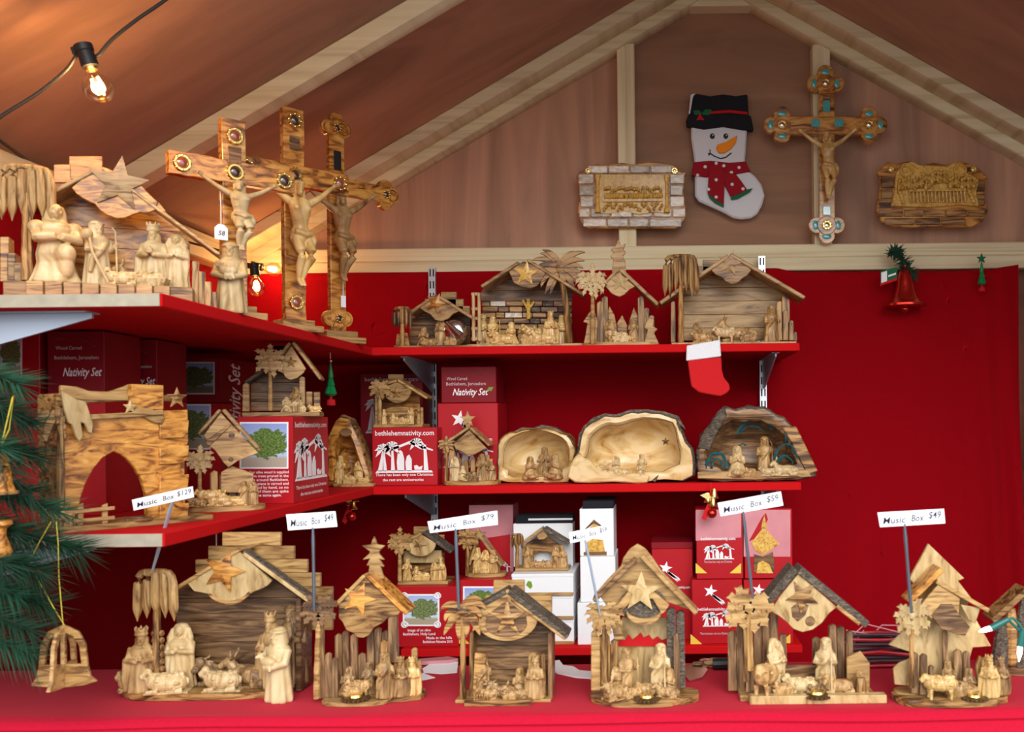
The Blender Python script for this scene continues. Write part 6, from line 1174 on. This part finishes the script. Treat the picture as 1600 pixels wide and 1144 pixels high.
# ---------------------------------------------------------------- lowest back shelf
def corners(t, px0, px1, py):
    for s, x in ((1, px0), (-1, px1)): t.p('yellow_corner', 'yellow', [(x, py), (x, py - 16), (x + s * 18, py)], -.6, 0, 0)
def ornate(t, x0, y0, x1, y1):
    photo(t, ((x0, y0), (x1, y1)), 'photo_b'); mb = MB()
    for cx_, cy_ in ((x0, y0), (x1, y0), (x0, y1), (x1, y1)): c = t.L(cx_, cy_); mb.torus((c.x, -.9, c.z), 4.5, 1.1, 12, 4); mb.torus((c.x + (3 if cx_ == x0 else -3), -.9, c.z), 3, .9, 10, 4)
    mb.build('ornate_corners', 'print', t.e)
t = carton('red box with an ornate framed photo under the round gable stable, lowest shelf', 609, 713, 917, ZB, 1.842, .14, 0, 'redbox'); ornate(t, 632, 931, 684, 976)
for k, (s, x, w) in enumerate((('Image of an olive', 655, 36), ('Bethlehem, Holy Land', 655, 50), ('Made in the hills', 686, 40), ('Bethlehem Palestine 2015', 684, 46))): lines(t, s, x, 985 + k * 6, 6, 'print', wid=w)
ztop = ZB + t.h * t.s
t = T('wooden_stable', 'round gabled stable standing on the ornate photo box on the lowest shelf', 'stable', 657, ztop, 1.882, 0); t.base('tan', 618, 697, -14, 36, 5)
stair(t, [(646, 684, 823, 842), (634, 694, 836, 856)], 'tan', 38, 43); planks(t, [(622, 908), (622, 852), (659, 834), (694, 856), (694, 908)], 6, 32, 37, 'olive', seed=6); roof(t, (632, 850), (659, 836), -4, 36, 4, 'tan'); roof(t, (659, 834), (703, 866), -4, 36, 5, 'bark')
t.p('gable_board', 'cream', arc(657, 848, 24, 22, 180, 360, 12) + [(676, 846), (659, 836), (640, 846)], -3, 2); stars(t, 656, 850, 11, -3, 'tan', .5); palm(t, 624, 908, 846, 22, -6, 7, 'tan', 'tan', n=9, seed=14); t.p('upper_wall', 'cream', [(630, 880), (630, 860), (690, 860), (690, 880)], 14, 17)
for k, px, h in (('joseph', 634, 34), ('king', 686, 36), ('kneel', 648, 22), ('crib', 660, 14), ('mary', 676, 28)): mini(t, k, px, 5, 0, h, 0, 'fig_gold')
t = carton('red box with a blue sky tree photo behind the plank hut, lowest shelf', 716, 800, 906, ZB, 1.845, .10, 0, 'redbox'); photo(t, ((726, 919), (772, 952)), 'photo'); corners(t, 716, 800, 1006); ztop = ZB + t.h * t.s
t = T('wooden_nativity', 'open triangular nativity with star and palm on the blue sky photo box', 'carving', 752, ztop, 1.882, 0); t.base('tan', 722, 786, -12, 30, 6, 1)
c = t.L(748, 836, 4); MB().star((c.x, c.z), 13, 5.5, 0, 5).build('star', 'tan', t.e); roof(t, (735, 884), (748, 840), -4, 24, 4, 'tan'); roof(t, (748, 840), (782, 886), -4, 24, 4, 'tan'); palm(t, 730, 900, 840, 20, -6, 7, 'olive', 'olive_v', n=9, seed=19); posts(t, [(736, 850, 900, 8, 8, 12), (745, 860, 900, 7, 14, 18), (770, 868, 900, 8, 8, 12), (778, 880, 900, 7, 4, 8)], 'olive_v')
for k, px, h in (('joseph', 744, 40), ('mary', 756, 36), ('crib', 750, 14), ('shepherd', 768, 36)): mini(t, k, px, 6, 0, h, 0, 'fig_gold')
t = carton('film wrapped pale red box standing behind the triangular nativity', 731, 800, 789, ZB, 1.965, .08, 0, 'pinkfilm'); t.p('red_panel', 'redbox', [(734, 900), (734, 845), (797, 835), (797, 900)], -.5, 0, 0); logo(t.e, t.x0 + 22, t.x1 - 4, t.h * .42, t.h * .56, d=-.9)
# white boxes
GW = 'white cardboard boxes on the lowest shelf'
zc = ZB
for i, (y0, lab) in enumerate(((968, 'white box at the bottom of the left white stack'), (931, 'white box in the middle of the left white stack'), (897, 'white box with a green leaf sticker on top of the left white stack'))):
    t = carton(lab, 797 + 3 * (i < 2), 893, y0, zc, 1.840 + .006 * (2 - i), .14, 0, 'white', 'white_box', GW)
    MB().span(t.x0 - .6, t.x1 + .6, -.6, t.dp + .6, t.h - 5, t.h + .3).build('lid', 'white', t.e, .6); MB().span(t.x0, t.x1, -.3, 1, 0, 5).build('brown_seam', 'tan', t.e)
    zc += t.h * t.s + .0012
    if i == 2: t.p('leaf_sticker', 'leafgreen', [(822, 914), (825, 908), (830, 909), (832, 916), (829, 920)], -1.2, -.4, 0)
ztop = zc
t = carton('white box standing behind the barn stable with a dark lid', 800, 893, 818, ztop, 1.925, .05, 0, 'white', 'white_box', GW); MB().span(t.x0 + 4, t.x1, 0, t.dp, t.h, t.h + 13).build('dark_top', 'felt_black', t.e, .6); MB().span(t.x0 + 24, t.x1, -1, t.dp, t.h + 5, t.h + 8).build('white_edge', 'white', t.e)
t = T('wooden_stable', 'barn shaped stable with an arched back window on the white box stack', 'stable', 846, ztop, 1.878, 0); t.base('tan', 802, 886, -8, 30, 5)
roof(t, (818, 850), (848, 828), -4, 28, 4, 'tan'); roof(t, (848, 828), (888, 852), -4, 28, 4, 'bark'); t.p('gable_board', 'tan', [(848, 830), (838, 838), (842, 844), (850, 843), (856, 838)], -3, 1); palm(t, 808, 896, 846, 20, -4, 7, 'olive', 'olive_v', 'comb', 4, 4)
t.p('back_wall', 'olive', [(822, 894), (822, 850), (848, 834), (876, 852), (876, 894), (864, 894), (864, 870), (856, 862), (842, 862), (834, 870), (834, 894)], 20, 24); posts(t, [(820, 852, 894, 8, 2, 6), (830, 858, 894, 6, 4, 8), (866, 856, 894, 7, 4, 8), (876, 852, 894, 8, 2, 6)], 'tan')
for k, px, h in (('joseph', 822, 34), ('mary', 866, 32), ('sheep', 842, 12), ('crib', 852, 12), ('king', 876, 34), ('sheep', 832, 12)): mini(t, k, px, 5, -2, h, 0, 'fig_tan')
zc = ZB
for i, (x0, x1, y0, lab) in enumerate(((899, 957, 942, 'lower tall white box behind the crescent house'), (904, 959, 870, 'upper tall white box behind the crescent house'), (904, 957, 795, 'white box printed with a picture of a golden stable, topmost of its stack'))):
    t = carton(lab, x0, x1, y0, zc, 1.845 + .004 * i, .12, 0, 'white', 'white_box', GW); zc += t.h * t.s + .0006
t.p('printed_roof', 'brown', [(908, 833), (928, 812), (948, 828), (928, 818)], -.6, 0, 0); t.p('printed_wall', 'gild', [(914, 832), (928, 818), (945, 829), (938, 834)], -.5, 0, 0); t.p('printed_base', 'gild', [(914, 866), (916, 848), (926, 842), (942, 844), (946, 866)], -.5, 0, 0); t.p('printed_shade', 'brown', [(912, 868), (912, 863), (948, 862), (948, 868)], -.6, 0, 0)
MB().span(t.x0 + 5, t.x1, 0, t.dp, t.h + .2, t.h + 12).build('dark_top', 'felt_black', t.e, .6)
t = carton('plain red box with dark lid half hidden by the crescent house', 1016, 1080, 858, ZB, 1.88, .12, 0, 'redbox'); MB().span(t.x0 - .5, t.x1 + .5, 6, t.dp, t.h, t.h + 10).build('dark_top', 'redbox_d', t.e, .6); comet(t, 1040, 888, 11); lines(t, 'bethlehemnativity.com', 1060, 918, 6, 'print', wid=36)
GR = 'red boxes at the right end of the lowest shelf'
tA = t = carton('red box with comet and stable print, lower left of the right hand stack', 1078, 1157, 906, ZB, 1.842, .12, 0, 'redbox', grp=GR); comet(t, 1110, 924, 11); lines(t, 'bethlehemnativity.com', 1117, 952, 7, 'print', wid=54); logo(t.e, t.x0 + 16, t.x1 - 12, t.h * .27, t.h * .51); lines(t, 'There has been only one Christmas', 1117, 990, 5, 'greyprint', wid=46); corners(t, 1079, 1156, 1007)
tB = t = carton('red box with comet print, lower right of the right hand stack', 1159, 1236, 906, ZB, 1.842, .12, 0, 'redbox', grp=GR); comet(t, 1185, 922, 10); corners(t, 1160, 1235, 1007)
zc = ZB + tA.h * tA.s + .0008
t = carton('glossy pale red box with small stable print, upper left of the right hand stack', 1086, 1159, 795, zc, 1.846, .11, 0, 'redbox', grp=GR); t.p('film_glare', 'pinkfilm', [(1087, 845), (1087, 797), (1158, 797), (1158, 840)], -.5, 0, 0); lines(t, 'bethlehemnativity.com', 1122, 842, 7, 'print', wid=54, d=-.9); logo(t.e, t.x0 + 12, t.x1 - 14, t.h * .28, t.h * .50, d=-.9); lines(t, 'There has been only one Christmas', 1122, 878, 5, 'greyprint', wid=44); corners(t, 1087, 1158, 896)
t = carton('glossy pale box pictured with a golden star house, upper right of the right hand stack', 1161, 1236, 795, zc, 1.846, .11, 0, 'redbox', grp=GR); t.p('film_glare', 'pinkfilm', [(1162, 870), (1162, 797), (1235, 797), (1235, 870)], -.5, 0, 0)
t.p('red_ribbon_print', 'redbox', [(1170, 846), (1192, 806), (1197, 802), (1200, 812), (1184, 840)], -.8, -.4, 0)
for m, pl in (('gild', [(1189, 826), (1194, 804), (1199, 826)]), ('gild', [(1193, 824), (1174, 848), (1180, 860), (1192, 868), (1206, 858), (1218, 850)]), ('brown', [(1178, 866), (1192, 870), (1208, 862), (1210, 894), (1178, 894)]), ('gild', [(1182, 896), (1184, 880), (1192, 876), (1202, 882), (1208, 896)])): t.p('printed_house', m, pl, -1 - (m == 'gild') * .3, -.4, 0)
# ---------------------------------------------------------------- fir tree and wooden ornaments at the left edge
te = bpy.data.objects.new('fir_tree', None); COL.objects.link(te); te.location = (-.86, .95, ZF); tag(te, 'dark green fir tree reaching in from the left edge in front of the shelves', 'tree')
MB().tube([(0, 0, 0), (.005, .005, .7), (0, 0, 1.36)], [.028, .022, .008], 10).build('trunk', 'twig', te)
rn = random.Random(12)
for i, (px, py, Y) in enumerate(((28, 600, .98), (50, 660, .99), (60, 715, 1.0), (92, 800, 1.0), (48, 770, .96), (126, 860, 1.0), (40, 880, .97), (78, 945, .99), (50, 985, .96), (26, 930, .97), (10, 640, .95), (20, 830, .95), (52, 1022, .98), (8, 730, .93), (66, 895, .97), (0, 700, .92), (4, 880, .92))):
    tip = at(px, py, Y) - te.location; root = Vector((0, 0, tip.z + .05)); mid = root.lerp(tip, .55) + Vector((0, 0, .02)); br = MB().tube([root, mid, tip], [.006, .004, .0015], 6).build('branch', 'twig', te)
    mb = MB(); P = [root, mid, tip]
    for k in range(520):
        u = rn.uniform(.25, 1) ** .8; p = (root.lerp(mid, u / .55) if u < .55 else mid.lerp(tip, (u - .55) / .45)); ax = (tip - mid).normalized(); r = Vector((rn.gauss(0, 1), rn.gauss(0, 1), rn.gauss(0, 1))); r = (r - ax * r.dot(ax)).normalized(); ln = rn.uniform(.022, .042)
        side = ax.cross(r) * .0007; q = p + (ax * .75 + r * .75 - Vector((0, 0, .15))) * ln
        vs = [mb.v(p - side), mb.v(p + side), mb.v(p + r * .0012), mb.v(q)]
        for f in ((0, 1, 3), (1, 2, 3), (2, 0, 3)): mb.bm.faces.new([vs[j] for j in f])
    nd = mb.build('needles', 'greenfir2' if i % 3 == 0 else 'greenfir', br, 0, 10); nd['kind'] = 'stuff'
t = T('wooden_bell', 'flat wooden bell ornament of two crossed plates hanging on a gold cord', 'ornament', 100, 0, .985, 6, py=1072)
bell = [(-48, 3), (-40, 14), (-36, 40), (-33, 66), (-22, 86), (0, 96), (22, 86), (33, 66), (36, 40), (40, 14), (50, 6), (30, 0), (0, -2), (-30, 0)]
def bellring(a):
    mb = MB(); mb.M = Matrix.Rotation(a, 4, 'Z'); o = bell; inn_ = [(-25, 34), (-24, 60), (-16, 76), (-6, 84), (-5, 36)]
    mb.prism([(-48, 3), (-40, 14), (-36, 34), (-25, 34), (-5, 34), (5, 34), (25, 34), (36, 34), (40, 14), (50, 6), (30, 0), (0, -2), (-30, 0)], -3, 3)
    mb.prism([(-36, 34), (-33, 66), (-22, 86), (0, 96), (22, 86), (33, 66), (36, 34), (27, 34), (24, 62), (15, 78), (0, 85), (-15, 78), (-24, 62), (-27, 34)], -3, 3); mb.prism([(-4, 34), (-4, 85), (4, 85), (4, 34)], -2.9, 2.9)
    return mb
bellring(0).build('bell_plate', 'olive', t.e, .8); bellring(PI / 2).build('bell_plate', 'tan', t.e, .8)
MB().tube([(0, 0, 94), t.L(97, 960), t.L(92, 900, 3), t.L(91, 850, 3), t.L(88, 815, 2)], .8, 6).tube([(2, 0, 94), t.L(84, 950, -2), t.L(50, 888, -4), t.L(46, 878, -4), t.L(60, 850, 0), t.L(80, 815, 2)], .8, 6).build('gold_cord', 'goldcord', t.e)
t = T('wooden_bell', 'amber wooden bell ornament cut by the left edge among the fir needles', 'ornament', -4, 0, .93, 0, py=772); MB().lathe([(.5, 66), (10, 64), (17, 52), (19, 30), (21, 14), (26, 4), (28, 0), (24, -1), (18, 0)], n=24).build('bell', 'olive_o', t.e); MB().lathe([(28.5, 0), (29, 4), (20, 5)], n=24).build('rim', 'tan', t.e)
MB().tube([(0, 0, 66), t.L(6, 680), t.L(20, 620, 2)], 1, 6).tube([(2, 0, 66), t.L(14, 672, 2), t.L(22, 618, 2)], 1, 6).build('gold_cord', 'goldcord', t.e)
t = T('wooden_vase_ornament', 'reddish wooden vase shaped ornament cut by the left edge below the amber bell', 'ornament', -4, 0, .93, 0, py=874); MB().lathe([(.5, 60), (20, 60), (21, 54), (13, 48), (12, 36), (18, 20), (21, 10), (17, 2), (6, 0)], n=24).build('vase', 'olive_o', t.e); MB().tube([(0, 0, 60), (2, 1, 100)], .9, 6).build('gold_cord', 'goldcord', t.e)
